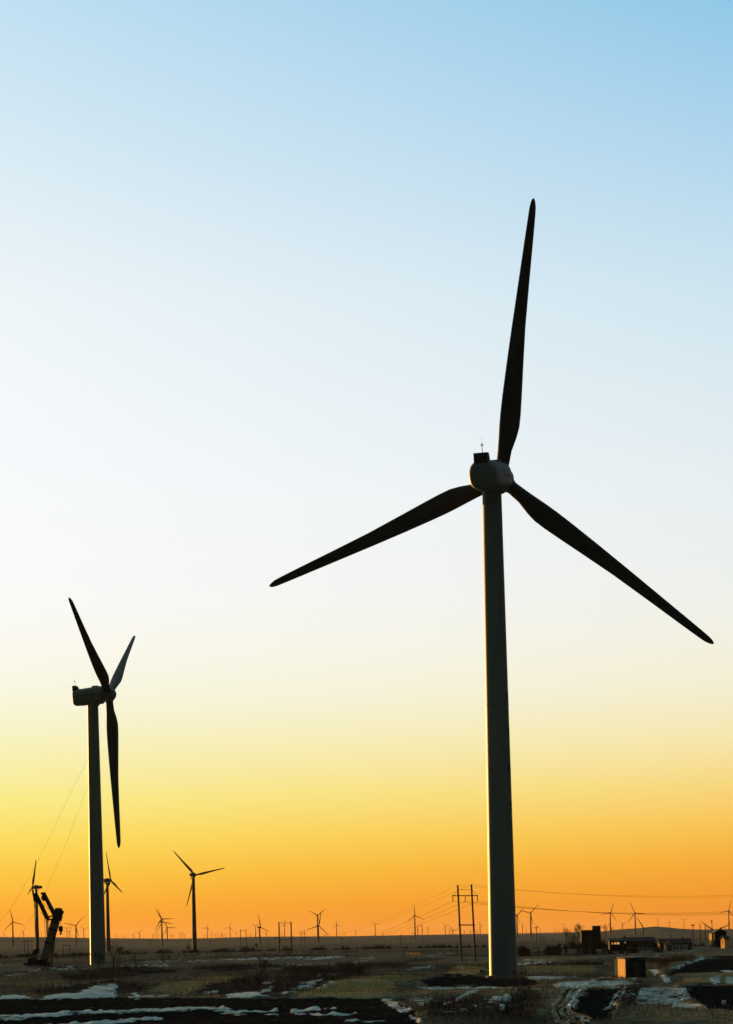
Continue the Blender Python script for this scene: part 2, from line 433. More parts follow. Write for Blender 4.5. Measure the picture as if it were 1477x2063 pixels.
def seg_dist(px, py, pts, closed, ys=2.2):
    d = np.full(px.shape, 1e9)
    inside = np.zeros(px.shape, bool)
    n = len(pts)
    for i in range(n if closed else n - 1):
        (x0, y0), (x1, y1) = pts[i], pts[(i + 1) % n]
        ex, ey = x1 - x0, (y1 - y0) * ys
        qx, qy = px - x0, (py - y0) * ys
        t = np.clip((qx * ex + qy * ey) / (ex * ex + ey * ey + 1e-9), 0, 1)
        d = np.minimum(d, np.hypot(qx - t * ex, qy - t * ey))
        if closed and y0 != y1:
            c = ((y0 > py) != (y1 > py)) & (px < (x1 - x0) * (py - y0) / (y1 - y0) + x0)
            inside ^= c
    return np.where(inside, -d, d) if closed else d
def cover(X, Y):
    """snow, straw, soil and scrub at points of the ground (0..1)"""
    X, Y = np.asarray(X, float), np.asarray(Y, float)
    px, py = to_px(X, Y, np.zeros_like(X))
    px = px + 9 * vnoise(X / 5, Y / 6, 21) + 5 * vnoise(X / 1.6, Y / 2, 22)
    py = py + 3.6 * vnoise(X / 4, Y / 7, 23) + 3.6 * vnoise(X / 1.1, Y / 2.2, 24) + 2.4 * vnoise(X / .42, Y / 1.1, 25)
    qx = px + 26 * vnoise(X / 6, Y / 11, 26) + 10 * vnoise(X / 1.8, Y / 4, 27)
    qy = py + 6.0 * vnoise(X / 5, Y / 9, 28) + 3.0 * vnoise(X / 1.5, Y / 3, 29)
    out = np.zeros(X.shape + (4,))
    for kind, k, pts in PATCH:
        px_, py_ = (px, py) if kind == SNOW else (qx, qy)
        xs, ys = [p[0] for p in pts], [p[1] for p in pts]
        m = (px_ > min(xs) - 14) & (px_ < max(xs) + 14) & (py_ > min(ys) - 6) & (py_ < max(ys) + 6)
        if not m.any():
            continue
        d = seg_dist(px_[m], py_[m], pts, True)
        w = {SNOW: 3.0, SOIL: 7.0}.get(kind, 13.0)
        out[m, kind] = np.maximum(out[m, kind], k * np.clip(0.5 - d / w, 0, 1))
    for kind, k, hw, pts in LINE:
        xs, ys = [p[0] for p in pts], [p[1] for p in pts]
        m = (px > min(xs) - 8) & (px < max(xs) + 8) & (py > min(ys) - 8) & (py < max(ys) + 8)
        if not m.any():
            continue
        d = seg_dist(px[m], py[m], pts, False)
        out[m, kind] = np.maximum(out[m, kind], k * np.clip(1.15 - d / (hw * 2.0), 0, 1) ** 0.7)
    return np.clip(out, 0, 1.3)

def build_ground():
    pxs = np.linspace(-110, 1590, 1000)
    tn = (pxs - CX) / F
    wide = np.array([.215, .26, .33, .45, .65, 1.0, 1.7, 3.0, 6.0])
    tn = np.concatenate([-wide[::-1], tn, wide])
    ys = np.arange(2092, 1893.0, -0.5)
    Yn = CAM_Z * F / (ys - HY)
    far = np.geomspace(Yn[-1] * 1.02, 60000, 130)
    near = np.array([-4000, -1000, -300, -80, -10, 20, 45, 70, 90, 105, 115])
    Yr = np.concatenate([near, Yn[Yn > 117], far])
    A, YY = np.meshgrid(tn, Yr)
    XX = A * np.maximum(YY, 60.0)
    ZZ = ground_z(XX, YY)
    ZZ = np.where(np.abs(A) > .6, ZZ, ZZ)
    n, m = YY.shape
    co = np.stack([XX, YY, ZZ], -1).reshape(-1, 3)
    idx = np.arange(n * m).reshape(n, m)
    q = np.stack([idx[:-1, :-1], idx[:-1, 1:], idx[1:, 1:], idx[1:, :-1]], -1).reshape(-1, 4)
    # snow lies on the ground as lumpy crust and drifts; scrub and straw stand on low banks
    sel = (co[:, 1] > 118) & (co[:, 1] < 2600)
    cvs = cover(co[sel, 0], co[sel, 1])
    sx_, sy_ = co[sel, 0], co[sel, 1]
    lump = np.clip(.35 + 1.3 * vnoise(sx_ / .8, sy_ / 1.1, 61) + .7 * vnoise(sx_ / .35, sy_ / .5, 62), 0, 1.4)
    co[sel, 2] += np.clip(cvs[:, SNOW], 0, 1) * lump * np.where((sy_ < 178) & (sx_ < .03 * sy_), .24, .09) * np.clip(1.5 - sy_ / 400, .25, 1)
    co[sel, 2] += .14 * np.clip(cvs[:, STRAW], 0, 1) + .12 * np.clip(cvs[:, SCRUB], 0, 1) - .12 * np.clip(cvs[:, SOIL], 0, 1)
    # the hollow and the track lie between low banks
    pxg, pyg = to_px(sx_, sy_, np.zeros_like(sx_))
    for poly, dig, bank in (([(1158, 2032), (1180, 2005), (1215, 1988), (1264, 1983), (1242, 2003), (1237, 2020), (1232, 2050), (1200, 2056), (1170, 2048)], .12, .10),
                            ([(1373, 1981), (1440, 1978), (1490, 1986), (1490, 2036), (1430, 2031), (1391, 2006)], .10, .08),
                            ([(1345, 1956), (1364, 1948), (1415, 1931), (1490, 1926), (1490, 1961), (1348, 1964)], .1, .16)):
        d = seg_dist(pxg, pyg, poly, True)
        co[sel, 2] += np.where(d < 0, -dig * np.clip(-d / 14, 0, 1), 0) + bank * np.exp(-((d - 9) / 9) ** 2)
    me = bpy.data.meshes.new("ground")
    me.vertices.add(len(co))
    me.vertices.foreach_set("co", co.ravel())
    me.loops.add(q.size)
    me.loops.foreach_set("vertex_index", q.ravel().astype(np.int32))
    me.polygons.add(len(q))
    me.polygons.foreach_set("loop_start", np.arange(0, q.size, 4, dtype=np.int32))
    me.polygons.foreach_set("loop_total", np.full(len(q), 4, dtype=np.int32))
    me.update(calc_edges=True)
    me.shade_smooth()
    cv = np.zeros((n * m, 4), np.float32)
    cv[sel] = cvs
    at_ = me.attributes.new("cover", 'FLOAT_COLOR', 'POINT')
    at_.data.foreach_set("color", cv.ravel())
    o = bpy.data.objects.new("ground", me)
    COL.objects.link(o)
    o['kind'] = 'structure'
    return o

def ground_material():
    m = bpy.data.materials.new("frosty_field")
    m.use_nodes = True
    t = m.node_tree
    b = t.nodes['Principled BSDF']
    b.inputs['Roughness'].default_value = 0.95
    b.inputs['Specular IOR Level'].default_value = 0.0
    N = lambda ty: t.nodes.new(ty)
    geo = N('ShaderNodeNewGeometry')
    att = N('ShaderNodeAttribute')
    att.attribute_name = 'cover'
    sp = N('ShaderNodeSeparateColor')
    t.links.new(att.outputs['Color'], sp.inputs[0])
    def noise(scale, detail=6, rough=0.6, stretch=None):
        n = N('ShaderNodeTexNoise')
        n.inputs['Scale'].default_value = scale
        n.inputs['Detail'].default_value = detail
        n.inputs['Roughness'].default_value = rough
        if stretch:
            mp = N('ShaderNodeMapping')
            mp.inputs['Scale'].default_value = stretch
            t.links.new(geo.outputs['Position'], mp.inputs[0])
            t.links.new(mp.outputs[0], n.inputs['Vector'])
        else:
            t.links.new(geo.outputs['Position'], n.inputs['Vector'])
        return n.outputs['Fac']
    def rng(v, a, bb, lo=0.0, hi=1.0):
        n = N('ShaderNodeMapRange')
        t.links.new(v, n.inputs[0])
        for i, x in ((1, a), (2, bb), (3, lo), (4, hi)):
            n.inputs[i].default_value = x
        return n.outputs[0]
    def math_(op, a, bb):
        n = N('ShaderNodeMath')
        n.operation = op
        for i, x in enumerate((a, bb)):
            if isinstance(x, (int, float)):
                n.inputs[i].default_value = x
            else:
                t.links.new(x, n.inputs[i])
        return n.outputs[0]
    def mix(f, a, bb):
        n = N('ShaderNodeMix')
        n.data_type = 'RGBA'
        t.links.new(f, n.inputs[0])
        for i, x in ((6, a), (7, bb)):
            if isinstance(x, tuple):
                n.inputs[i].default_value = (*x, 1)
            else:
                t.links.new(x, n.inputs[i])
        return n.outputs[2]
    n_big, n_mid, n_fine = noise(0.02), noise(0.14, 7, 0.65), noise(0.9, 8, 0.7)
    n_grit = noise(3.2, 6, 0.7)
    base = mix(rng(n_mid, 0.38, 0.62), (0.080, 0.073, 0.055), (0.195, 0.175, 0.122))
    base = mix(rng(n_big, 0.40, 0.62), base, (0.072, 0.064, 0.048))
    base = mix(rng(n_fine, 0.42, 0.66), base, (0.28, 0.245, 0.165))
    base = mix(rng(n_grit, 0.52, 0.66, 0, .75), base, (0.022, 0.020, 0.018))
    streak = noise(1.0, 6, 0.62, (0.018, 0.010, 0.0))
    base = mix(rng(streak, 0.50, 0.62, 0, .7), base, (0.030, 0.027, 0.022))
    straw = mix(rng(n_fine, 0.36, 0.62), (0.44, 0.38, 0.18), (0.23, 0.20, 0.105))
    straw = mix(rng(n_grit, 0.54, 0.68, 0, .7), straw, (0.05, 0.042, 0.028))
    soil = mix(rng(n_fine, 0.4, 0.7), (0.012, 0.0115, 0.011), (0.028, 0.024, 0.021))
    scrub = mix(rng(n_fine, 0.38, 0.62), (0.088, 0.063, 0.052), (0.026, 0.021, 0.018))
    scrub = mix(rng(n_grit, 0.50, 0.70, 0, .6), scrub, (0.085, 0.068, 0.05))
    # far slope: fields in faint strips
    yy = N('ShaderNodeSeparateXYZ')
    t.links.new(geo.outputs['Position'], yy.inputs[0])
    strips = noise(1.0, 3, 0.5, (0.0006, 0.004, 0.0))
    slope = mix(rng(strips, 0.35, 0.65), (0.225, 0.186, 0.128), (0.165, 0.143, 0.102))
    base = mix(rng(yy.outputs[1], 1500, 3200), base, slope)
    jit = math_('SUBTRACT', rng(n_fine, 0.3, 0.7), 0.5)
    jit2 = math_('SUBTRACT', rng(n_grit, 0.3, 0.7), 0.5)
    def soft(v, w=0.85):
        s = math_('ADD', v, math_('ADD', math_('MULTIPLY', jit, w), math_('MULTIPLY', jit2, w * .6)))
        return rng(s, 0.24, 0.76)
    col = mix(math_('MULTIPLY', soft(sp.outputs[1]), 0.9), base, straw)
    col = mix(math_('MULTIPLY', soft(att.outputs['Alpha']), 0.9), col, scrub)
    col = mix(soft(sp.outputs[2], 0.35), col, soil)
    snowc = mix(rng(n_fine, 0.35, 0.7), (0.74, 0.88, 0.86), (0.38, 0.46, 0.44))
    # frost flecks that lie between the patches
    fl = math_('MULTIPLY', rng(noise(0.5, 8, 0.75, (1.0, 0.5, 1.0)), 0.60, 0.70), rng(noise(0.035, 3, 0.5), 0.44, 0.60))
    fl = math_('MULTIPLY', fl, rng(yy.outputs[1], 900, 1400, 0.5, 0.0))
    crumbs = math_('MULTIPLY', rng(noise(1.0, 5, 0.7, (1.4, 0.7, 1.0)), 0.645, 0.69), rng(noise(0.09, 3, 0.5), 0.44, 0.58))
    crumbs = math_('MULTIPLY', crumbs, rng(yy.outputs[1], 190, 330, 0.8, 0.25))
    col = mix(fl, col, (0.42, 0.46, 0.44))
    col = mix(crumbs, col, (0.55, 0.64, 0.62))
    n_lump = noise(1.0, 6, 0.68, (0.30, 0.16, 0.5))
    sn = math_('ADD', sp.outputs[0], math_('MULTIPLY', math_('SUBTRACT', rng(n_lump, 0.34, 0.66), 0.52), math_('MULTIPLY', rng(sp.outputs[0], 0.0, 0.3, 0.12, 1.0), 0.85)))
    col = mix(math_('MULTIPLY', soft(sn, 1.0), rng(sp.outputs[0], 0.0, 0.25, 0.2, 1.0)), col, snowc)
    t.links.new(col, b.inputs['Base Color'])
    bp = N('ShaderNodeBump')
    bp.inputs['Strength'].default_value = 0.8
    bp.inputs['Distance'].default_value = 0.25
    t.links.new(math_('ADD', n_fine, math_('MULTIPLY', n_grit, 0.4)), bp.inputs['Height'])
    t.links.new(bp.outputs[0], b.inputs['Normal'])
    return m
ground = build_ground()
ground.data.materials.append(ground_material())

# ------------------------------------------------------------------ wind turbines
# (fraction of the radius, leading edge, trailing edge) in units of the radius
BLADE = [(.030, .0240, -.0240), (.055, .0240, -.0240), (.105, .0250, -.0275), (.155, .0275, -.0400), (.195, .0300, -.0462), (.24, .0315, -.0455),
         (.30, .0318, -.0420), (.42, .0300, -.0335), (.55, .0268, -.0250), (.72, .0215, -.0195), (.86, .0170, -.0158), (.945, .0140, -.0130),
         (.970, .0128, -.0112), (.984, .0108, -.0080), (.994, .0078, -.0042), (1.0, .0035, -.0005)]
THICK = [.047, .047, .044, .034, .026, .021, .017, .012, .008, .005, .0035, .0025, .002, .0017, .0012, .0006]
def blade_mesh(R, n=14, twist=12.0, bend=0.0):
    mb, rings = MB(), []
    for (f, le, tr), th in zip(BLADE, THICK):
        rnd = max(0.0, min(1.0, (0.16 - f) / 0.08))
        tw = R_(twist) * max(0, 0.75 - f)
        ring = []
        for k in range(n):
            a = 2 * math.pi * k / n
            c = 0.5 + 0.5 * math.cos(a)                          # 0 trailing edge .. 1 leading edge
            x = -(tr + (le - tr) * c) * R
            prof = math.sin(a) * (rnd + (1 - rnd) * (0.35 + 0.65 * c))
            y = prof * th * R * 0.5
            ring.append((x * math.cos(tw) - y * math.sin(tw), x * math.sin(tw) + y * math.cos(tw) + bend * R * f * f, f * R))
        rings.append([Vector(p) for p in ring])
    return mb.loft(rings)
def section(w, h, y, zc, n=28, ex=2.7):
    ring = []
    for k in range(n):
        a = 2 * math.pi * k / n
        c, s = math.cos(a), math.sin(a)
        ring.append(Vector((math.copysign(abs(c) ** (2 / ex), c) * w / 2, y, zc + math.copysign(abs(s) ** (2 / ex), s) * h / 2)))
    return ring
def rotor_matrix(hub, tilt, th, pitch):
    return Matrix.Translation(hub) @ Matrix.Rotation(tilt, 4, 'X') @ Matrix.Rotation(th, 4, 'Y') @ Matrix.Rotation(pitch, 4, 'Z')
def spinner(mb, r, back, nose, n=28):
    prof = [(-back, r * .82), (-back + .12 * r, r * .94), (-back * .4, r), (nose * .3, r * .97), (nose * .62, r * .78), (nose * .86, r * .48), (nose * .97, r * .2), (nose, r * .03)]
    return mb.loft([[Vector((math.cos(2 * math.pi * k / n) * rr, y, math.sin(2 * math.pi * k / n) * rr)) for k in range(n)] for y, rr in prof])
def tower_mesh(H, r0, r1, z0=0.0, seams=(.27, .56), n=56):
    zs = [0.0, .004, .0041]
    for s in seams:
        zs += [s - .0012, s - .001, s + .001, s + .0012]
    zs += [1.0]
    rings = []
    for t in zs:
        r = r0 + (r1 - r0) * t
        if any(abs(t - s) < .00105 for s in seams) or t < .0042 and t != .0041:
            r += .035
        rings.append([Vector((math.cos(2 * math.pi * k / n) * r, math.sin(2 * math.pi * k / n) * r, z0 + t * (H - z0))) for k in range(n)])
    return MB().loft(rings)
GLYPHS = {  # strokes of the painted characters, on a unit square
    0: [((.05, .62), (.95, .62)), ((.30, 1.0), (.05, .72)), ((.22, .86), (.22, .66)), ((.60, 1.0), (.60, .72)), ((.60, .74), (.95, .74)), ((.0, .36), (1.0, .36)), ((.5, .60), (.5, .0)), ((.9, .95), (.62, .82))],
    1: [((.35, 1.0), (.05, .60)), ((.20, .74), (.20, .0)), ((.62, 1.0), (.72, .86)), ((.92, .85), (.42, .02)), ((.45, .80), (1.0, .0))],
    2: [((.10, .86), (.90, .86)), ((.10, .86), (.10, .28)), ((.90, .86), (.90, .28)), ((.10, .57), (.90, .57)), ((.10, .30), (.90, .30)), ((.5, 1.0), (.5, .06)), ((.5, .06), (1.0, .06)), ((1.0, .06), (1.0, .18))],
    3: [((.30, 1.0), (.05, .66)), ((.22, .84), (.95, .84)), ((.18, .66), (.85, .66)), ((.10, .46), (.78, .46)), ((.78, .46), (.82, .12)), ((.82, .12), (1.0, .02))],
}
def big_turbine(name_label, base, hub_px, hubY, psi, tilt, th, pitch, group=None, text_ang=None, ext=0.0, ntilt=0.0, lean=(0.0, 0.0)):
    R = 36.0
    hubw = at(*hub_px, hubY)
    ax = Vector((math.sin(psi), math.cos(psi), 0))
    org = Vector((hubw.x, hubw.y, 0)) - ax * 3.7
    H = hubw.z - 2.15
    zb = base
    root = thing("wind_turbine", (org.x, org.y, zb), name_label, "wind turbine", group, rz=-psi)
    Hl = H - zb
    tw = tower_mesh(Hl, 1.86, 1.26)
    lx, ly = math.cos(psi), math.sin(psi)                          # the world's sideways direction in the tower's own frame
    def shift(z):
        k = lean[0] + (lean[1] - lean[0]) * z / Hl
        return lx * k, ly * k
    tw.v = [(x + shift(z)[0], y + shift(z)[1], z) for x, y, z in tw.v]
    t = tw.build("tower", M['tower'], root, smooth=True)
    fd = MB()
    fd.loft([[Vector((math.cos(k * math.pi / 20) * r, math.sin(k * math.pi / 20) * r, z)) for k in range(40)] for r, z in ((2.35, -1.2), (2.35, .18), (2.2, .26), (1.95, .27))])
    fd.build("foundation", M['concrete'], root)
    if text_ang is not None:
        # painted characters that run down the tower
        for gi, ztop in enumerate((37.6, 33.0, 28.2, 23.2)):
            size = 1.9
            tp = MB()
            for (x0, y0), (x1, y1) in GLYPHS[gi]:
                n = 7
                L = math.hypot(x1 - x0, y1 - y0)
                ox, oy = -(y1 - y0) / L * .045, (x1 - x0) / L * .045
                vs = []
                for i in range(n):
                    f = i / (n - 1)
                    for s in (-1, 1):
                        gx, gy = x0 + (x1 - x0) * f + s * ox, y0 + (y1 - y0) * f + s * oy
                        z = ztop - size + gy * size
                        r = 1.86 + (1.26 - 1.86) * z / Hl + 0.006
                        an = text_ang + gx * size / r
                        vs.append((math.cos(an) * r + shift(z)[0], math.sin(an) * r + shift(z)[1], z))
                tp.add(vs, [(2 * i, 2 * i + 1, 2 * i + 3, 2 * i + 2) for i in range(n - 1)])
            tp.build("letter", M['letter'], t)
    # nacelle, along +Y towards the rotor
    hz_ = hubw.z - zb
    nb = MB()
    nb.loft([section(*a) for a in ((2.4, 2.5, -4.80 - ext, -.22), (3.1, 3.25, -4.68 - ext, -.22), (3.5, 3.7, -4.3 - ext, -.2), (3.65, 3.9, -3.0 - ext, -.15), (3.85, 4.1, 0.0, -.05), (3.9, 4.2, 1.4, 0),
                                    (3.8, 4.1, 2.1, .02), (3.5, 3.7, 2.35, .05))])
    na = nb.build("nacelle", M['nacelle'], root, smooth=True)
    na.matrix_basis = Matrix.Translation((0, 3.7, hz_)) @ Matrix.Rotation(ntilt, 4, 'X') @ Matrix.Translation((0, -3.7, 0))
    yr = MB()
    yr.loft([[Vector((math.cos(k * math.pi / 18) * r, math.sin(k * math.pi / 18) * r, z)) for k in range(36)] for r, z in ((1.36, Hl - .35), (1.36, Hl + .05), (1.62, Hl + .08), (1.62, Hl + .75))])
    yr.build("yaw_ring", M['nacelle'], root, smooth=True)
    cb = MB()
    prof = [(-4.76 - ext, 1.3), (-4.78 - ext, 2.62), (-3.85 - ext, 2.62), (-3.2 - ext, 1.5)]
    cb.loft([[Vector((x, y, z)) for y, z in prof] for x in (-.92, .92)])
    cb.build("cooler_box", M['dark'], na)
    hb = MB().box((0.2, .6, 2.08), (1.3, 1.5, .34), taper=.85)
    hb.build("roof_hatch", M['nacelle'], na)
    an = MB()
    z1 = 2.6
    ya = -4.25 - ext
    an.path([(0.15, ya, z1), (0.15, ya, z1 + 1.15)], .045, 6)
    an.path([(.02, ya, z1 + .95), (.28, ya, z1 + .95)], .025, 6)
    an.box((.02, ya, z1 + 1.0), (.12, .12, .1)).box((.28, ya, z1 + 1.02), (.08, .2, .1)).box((.15, ya, z1 + 1.18), (.12, .12, .16))
    an.path([(.15, ya, z1 + 1.2), (.15, ya, z1 + 2.0)], .014, 5)
    an.build("anemometer", M['dark'], na)
    # faint letters along the side of the nacelle
    for i in range(7):
        lt = MB()
        y0 = -3.6 + i * .78
        for (x0, q0), (x1, q1) in GLYPHS[(i * 3 + 1) % 4][:5]:
            L = math.hypot(x1 - x0, q1 - q0)
            ox, oy = -(q1 - q0) / L * .06, (x1 - x0) / L * .06
            vs = []
            for gx, gy in ((x0 - ox, q0 - oy), (x1 - ox, q1 - oy), (x1 + ox, q1 + oy), (x0 + ox, q0 + oy)):
                z = -.35 + gy * .62
                yy = y0 + gx * .58
                wid = np.interp(yy, [-4.3, -3, 0, 1.4], [3.5, 3.65, 3.85, 3.9])
                hgt = np.interp(yy, [-4.3, -3, 0, 1.4], [3.7, 3.9, 4.1, 4.2])
                zc = np.interp(yy, [-4.3, -3, 0, 1.4], [-.2, -.15, -.05, 0])
                k = max(0.0, 1 - abs((z - zc) / (hgt / 2)) ** 2.7) ** (1 / 2.7)
                vs.append((wid / 2 * k + .02, yy, z))
            lt.add(vs, [(0, 1, 2, 3)])
        lt.build("letter", M['letter'], na)
    hub = Vector((0, 3.7, hz_))
    sp_ = MB()
    spinner(sp_, 1.72, 1.3, 1.75)
    h = sp_.build("hub", M['nacelle'], root, smooth=True)
    h.matrix_basis = Matrix.Translation(hub) @ Matrix.Rotation(tilt, 4, 'X')
    bm = blade_mesh(R)
    first = None
    for k in range(3):
        if first is None:
            b = bm.build("blade", M['blade'], root, smooth=True)
            first = b
            cl = MB().loft([[Vector((math.cos(q * math.pi / 12) * r, math.sin(q * math.pi / 12) * r, z)) for q in range(24)] for r, z in ((.95, 1.25), (.95, 1.72), (.88, 1.75))])
            c0 = cl.build("root_collar", M['nacelle'], b, smooth=True)
        else:
            b = first.copy()
            COL.objects.link(b)
            b.parent = root
            c = c0.copy()
            COL.objects.link(c)
            c.parent = b
        b.matrix_basis = rotor_matrix(hub, tilt, th + k * 2 * math.pi / 3, pitch)
    return root

G_NEAR = "large wind turbines standing near the camera"
# the tall turbine, seen from behind the rotor
H_MAIN = (1009.4, 965.6)
Y_MAIN = 298.3
main_base = at(1013, 1969, 294.8).z
main_turbine = big_turbine("tallest dark wind turbine with wide-spread blades, its tower rising beside the snow patch", main_base, H_MAIN, Y_MAIN, R_(17.76), R_(10.2), R_(10.72), R_(-4), group=G_NEAR,
                           text_ang=R_(-90 + 17.76 + 46), ext=2.0, ntilt=R_(6.5), lean=(0.0, -0.33))
left_base = at(195, 1946, 522).z
left_turbine = big_turbine("large dark wind turbine seen from the side, one blade hanging down along its tower", left_base, (219.8, 1398.9), 521.9, R_(97.3), R_(2.8), R_(59.8), R_(82), group=G_NEAR, ntilt=R_(3), lean=(-0.10, -0.22))

def old_turbine(label, hub_px, Y, psi, tilt, th, pitch, base_py, group):
    """a smaller machine with a short humped nacelle"""
    R = 22.0
    hubw = at(*hub_px, Y)
    ax = Vector((math.sin(psi), math.cos(psi), 0))
    org = Vector((hubw.x, hubw.y, 0)) - ax * 2.7
    zb = at(hub_px[0], base_py, org.y).z
    root = thing("wind_turbine", (org.x, org.y, zb), label, "wind turbine", group, rz=-psi)
    hz_ = hubw.z - zb
    tower_mesh(hz_ - 1.4, 1.62, .95, n=32).build("tower", M['old'], root, smooth=True)
    nb = MB()
    nb.loft([section(*a, 20, 2.5) for a in ((1.2, 1.3, -4.6, hz_ + .2), (1.9, 2.1, -4.3, hz_ + .15), (2.0, 2.2, -2.6, hz_ + .1), (2.4, 2.9, -1.2, hz_ + .2), (2.6, 3.2, .2, hz_ + .25), (2.4, 2.9, 1.3, hz_ + .1), (2.0, 2.1, 1.9, hz_))])
    na = nb.build("nacelle", M['old'], root, smooth=True)
    vb = MB().box((-.9, -1.6, hz_ - 1.9), (.35, .5, 1.6)).box((.9, -1.6, hz_ - 1.8), (.35, .5, 1.3)).box((0, -1.6, hz_ - 2.4), (2.1, .3, .18))
    vb.build("service_hoist", M['dark'], na)
    MB().path([(0, -3.8, hz_ + 1.0), (0, -3.8, hz_ + 2.0)], .06, 6).build("wind_vane", M['dark'], na)
    hub = Vector((0, 2.7, hz_))
    sp_ = MB()
    spinner(sp_, 1.05, .9, 1.1, 18)
    h = sp_.build("hub", M['old'], root, smooth=True)
    h.matrix_basis = Matrix.Translation(hub) @ Matrix.Rotation(tilt, 4, 'X')
    first = None
    for k in range(3):
        if first is None:
            b = first = blade_mesh(R, 10).build("blade", M['old'], root, smooth=True)
        else:
            b = first.copy()
            COL.objects.link(b)
            b.parent = root
        b.matrix_basis = rotor_matrix(hub, tilt, th + k * 2 * math.pi / 3, pitch)
    return root
G_MID = "mid-distance wind turbines with humped nacelles"
old_turbine("lone mid-distance turbine right of the left tower, one blade pointing right", (392.6, 1763.0), 1488, R_(17.2), R_(6), R_(79.2), R_(20), 1918, G_MID)
old_turbine("mid-distance turbine half hidden behind the large left tower", (222.8, 1773.7), 1673, R_(107.3), R_(6), R_(5.4), R_(62), 1917, G_MID)
old_turbine("mid-distance turbine behind the crane, edge-on with its nacelle pointing right", (66.0, 1787.8), 1701, R_(-108.7), R_(5), R_(102.9), R_(70), 1917, G_MID)

# the turbines along the horizon: hub in the photo, blade length in pixels, yaw and rotor angle in degrees
SMALL = [
(26.4, 1857.0, 25.7, 6, 108), (46.8, 1877.1, 9.3, -47, 31), (8.4, 1882.3, 6.7, -14, 107), (83.5, 1878.2, 5.6, -8, 70), (134.7, 1871.0, 10.1, -28, 54),
(140.2, 1876.1, 10.9, -3, 31), (152.3, 1864.7, 25.0, -21, 43), (168.9, 1871.4, 10.0, 5, 72), (325.0, 1851.3, 26.5, -20, 90), (327.6, 1857.4, 27.8, 31, 100),
(337.5, 1868.9, 21.4, 12, 92), (281.0, 1879.4, 9.1, 4, 44), (417.2, 1868.6, 12.1, -17, 18), (463.2, 1868.2, 12.1, -14, 16), (515.2, 1865.7, 10.7, 17, 60),
(525.4, 1868.2, 28.8, 48, 110), (573.9, 1862.4, 12.8, 31, 13), (640.6, 1843.9, 22.2, 26, 55), (642.4, 1865.0, 29.8, 24, 14), (678.5, 1863.0, 13.1, 15, 112),
(756.2, 1863.0, 11.5, 11, 74), (836.4, 1844.1, 22.3, 21, 115), (840.9, 1868.3, 12.6, -17, 39), (849.6, 1865.3, 12.0, -34, 39), (862.6, 1869.1, 7.3, 28, 31),
(896.9, 1865.7, 9.6, -14, 80), (913.2, 1874.4, 14.2, 36, 78), (967.9, 1863.9, 9.5, 38, 88), (1042.5, 1843.9, 22.7, 32, 47), (1068.5, 1839.4, 25.1, -11, 45),
(1053.3, 1864.8, 8.9, 54, 114), (1080.9, 1866.4, 7.8, 42, 87), (1135.7, 1863.0, 6.4, -30, 51), (1230.3, 1839.0, 21.9, 30, 22), (1278.9, 1839.3, 24.2, -7, 96),
(1254.1, 1861.3, 11.2, -22, 80), (1297.0, 1870.0, 27.9, 27, 88), (1325.3, 1853.4, 7.2, -33, 58), (1348.5, 1857.0, 7.0, 11, 0), (1377.8, 1853.7, 8.1, 1, 63),
(1433.1, 1855.2, 13.0, -68, 22), (1467.6, 1834.7, 21.1, -11, 17), (1441.0, 1876.7, 36.6, 32, 65), (269.4, 1883.8, 7.5, -12, 23), (309.0, 1883.0, 6.0, -37, 88),
(315.0, 1881.0, 5.1, -11, 10), (319.5, 1884.0, 5.5, 37, 91), (336.5, 1877.0, 6.0, -16, 34), (345.0, 1883.5, 5.0, 21, 96), (348.5, 1885.0, 5.0, -32, 54),
(362.5, 1881.6, 5.6, 44, 75), (368.0, 1881.0, 6.0, 42, 110), (372.0, 1883.0, 5.0, -11, 68), (234.5, 1884.0, 5.0, 26, 8), (246.0, 1885.5, 4.0, -27, 70),
(253.0, 1885.9, 4.3, 10, 27), (412.5, 1883.0, 5.0, -43, 7), (426.0, 1881.0, 5.5, -6, 30), (433.5, 1883.0, 5.0, 31, 54), (439.0, 1881.0, 5.5, -22, 69),
(445.5, 1883.0, 5.0, 15, 114), (448.0, 1881.5, 5.5, -38, 85), (454.5, 1883.0, 5.0, -1, 42), (475.3, 1877.5, 5.2, -26, 74), (536.5, 1877.5, 7.0, -17, 38),
(504.0, 1882.0, 4.5, 20, 29), (567.0, 1880.0, 5.0, -33, 84), (655.5, 1883.0, 6.0, 4, 8), (693.5, 1880.5, 5.2, 25, 74), (716.6, 1876.2, 5.6, -34, 67),
(772.5, 1880.0, 6.0, 25, 8), (831.0, 1879.6, 5.7, -28, 6), (906.0, 1873.5, 7.0, 9, 39), (935.4, 1877.0, 6.2, -37, 72), (948.0, 1876.0, 7.0, -7, 90),
(961.0, 1875.0, 7.0, 30, 65), (964.0, 1878.0, 5.0, -23, 42), (1089.0, 1875.0, 6.5, 14, 23), (1099.5, 1878.0, 5.0, -39, 37), (1119.3, 1873.5, 5.7, 1, 86),
(1126.5, 1874.0, 5.5, 35, 118), (1060.0, 1875.0, 5.1, -18, 14), (1425.5, 1868.0, 6.0, 19, 31), (1460.0, 1866.9, 5.3, -34, 100),
]
BASE_PY = {0: 1908, 6: 1910, 8: 1904, 10: 1917, 15: 1912, 18: 1908, 17: 1900, 34: 1890, 36: 1912, 42: 1912}
LANDMARKS = [(-20, "the frame edge"), (71, "the crane mast"), (112, "the crane head"), (194, "the large left tower"), (391, "the lone mid-distance turbine"), (575, "the barred double pole"),
             (760, "the mid ridge"), (925, "the tall double pole"), (1013, "the tallest tower"), (1186, "the flat-roofed block"), (1324, "the hilltop"), (1410, "the slim pole pair"), (1500, "the frame edge")]
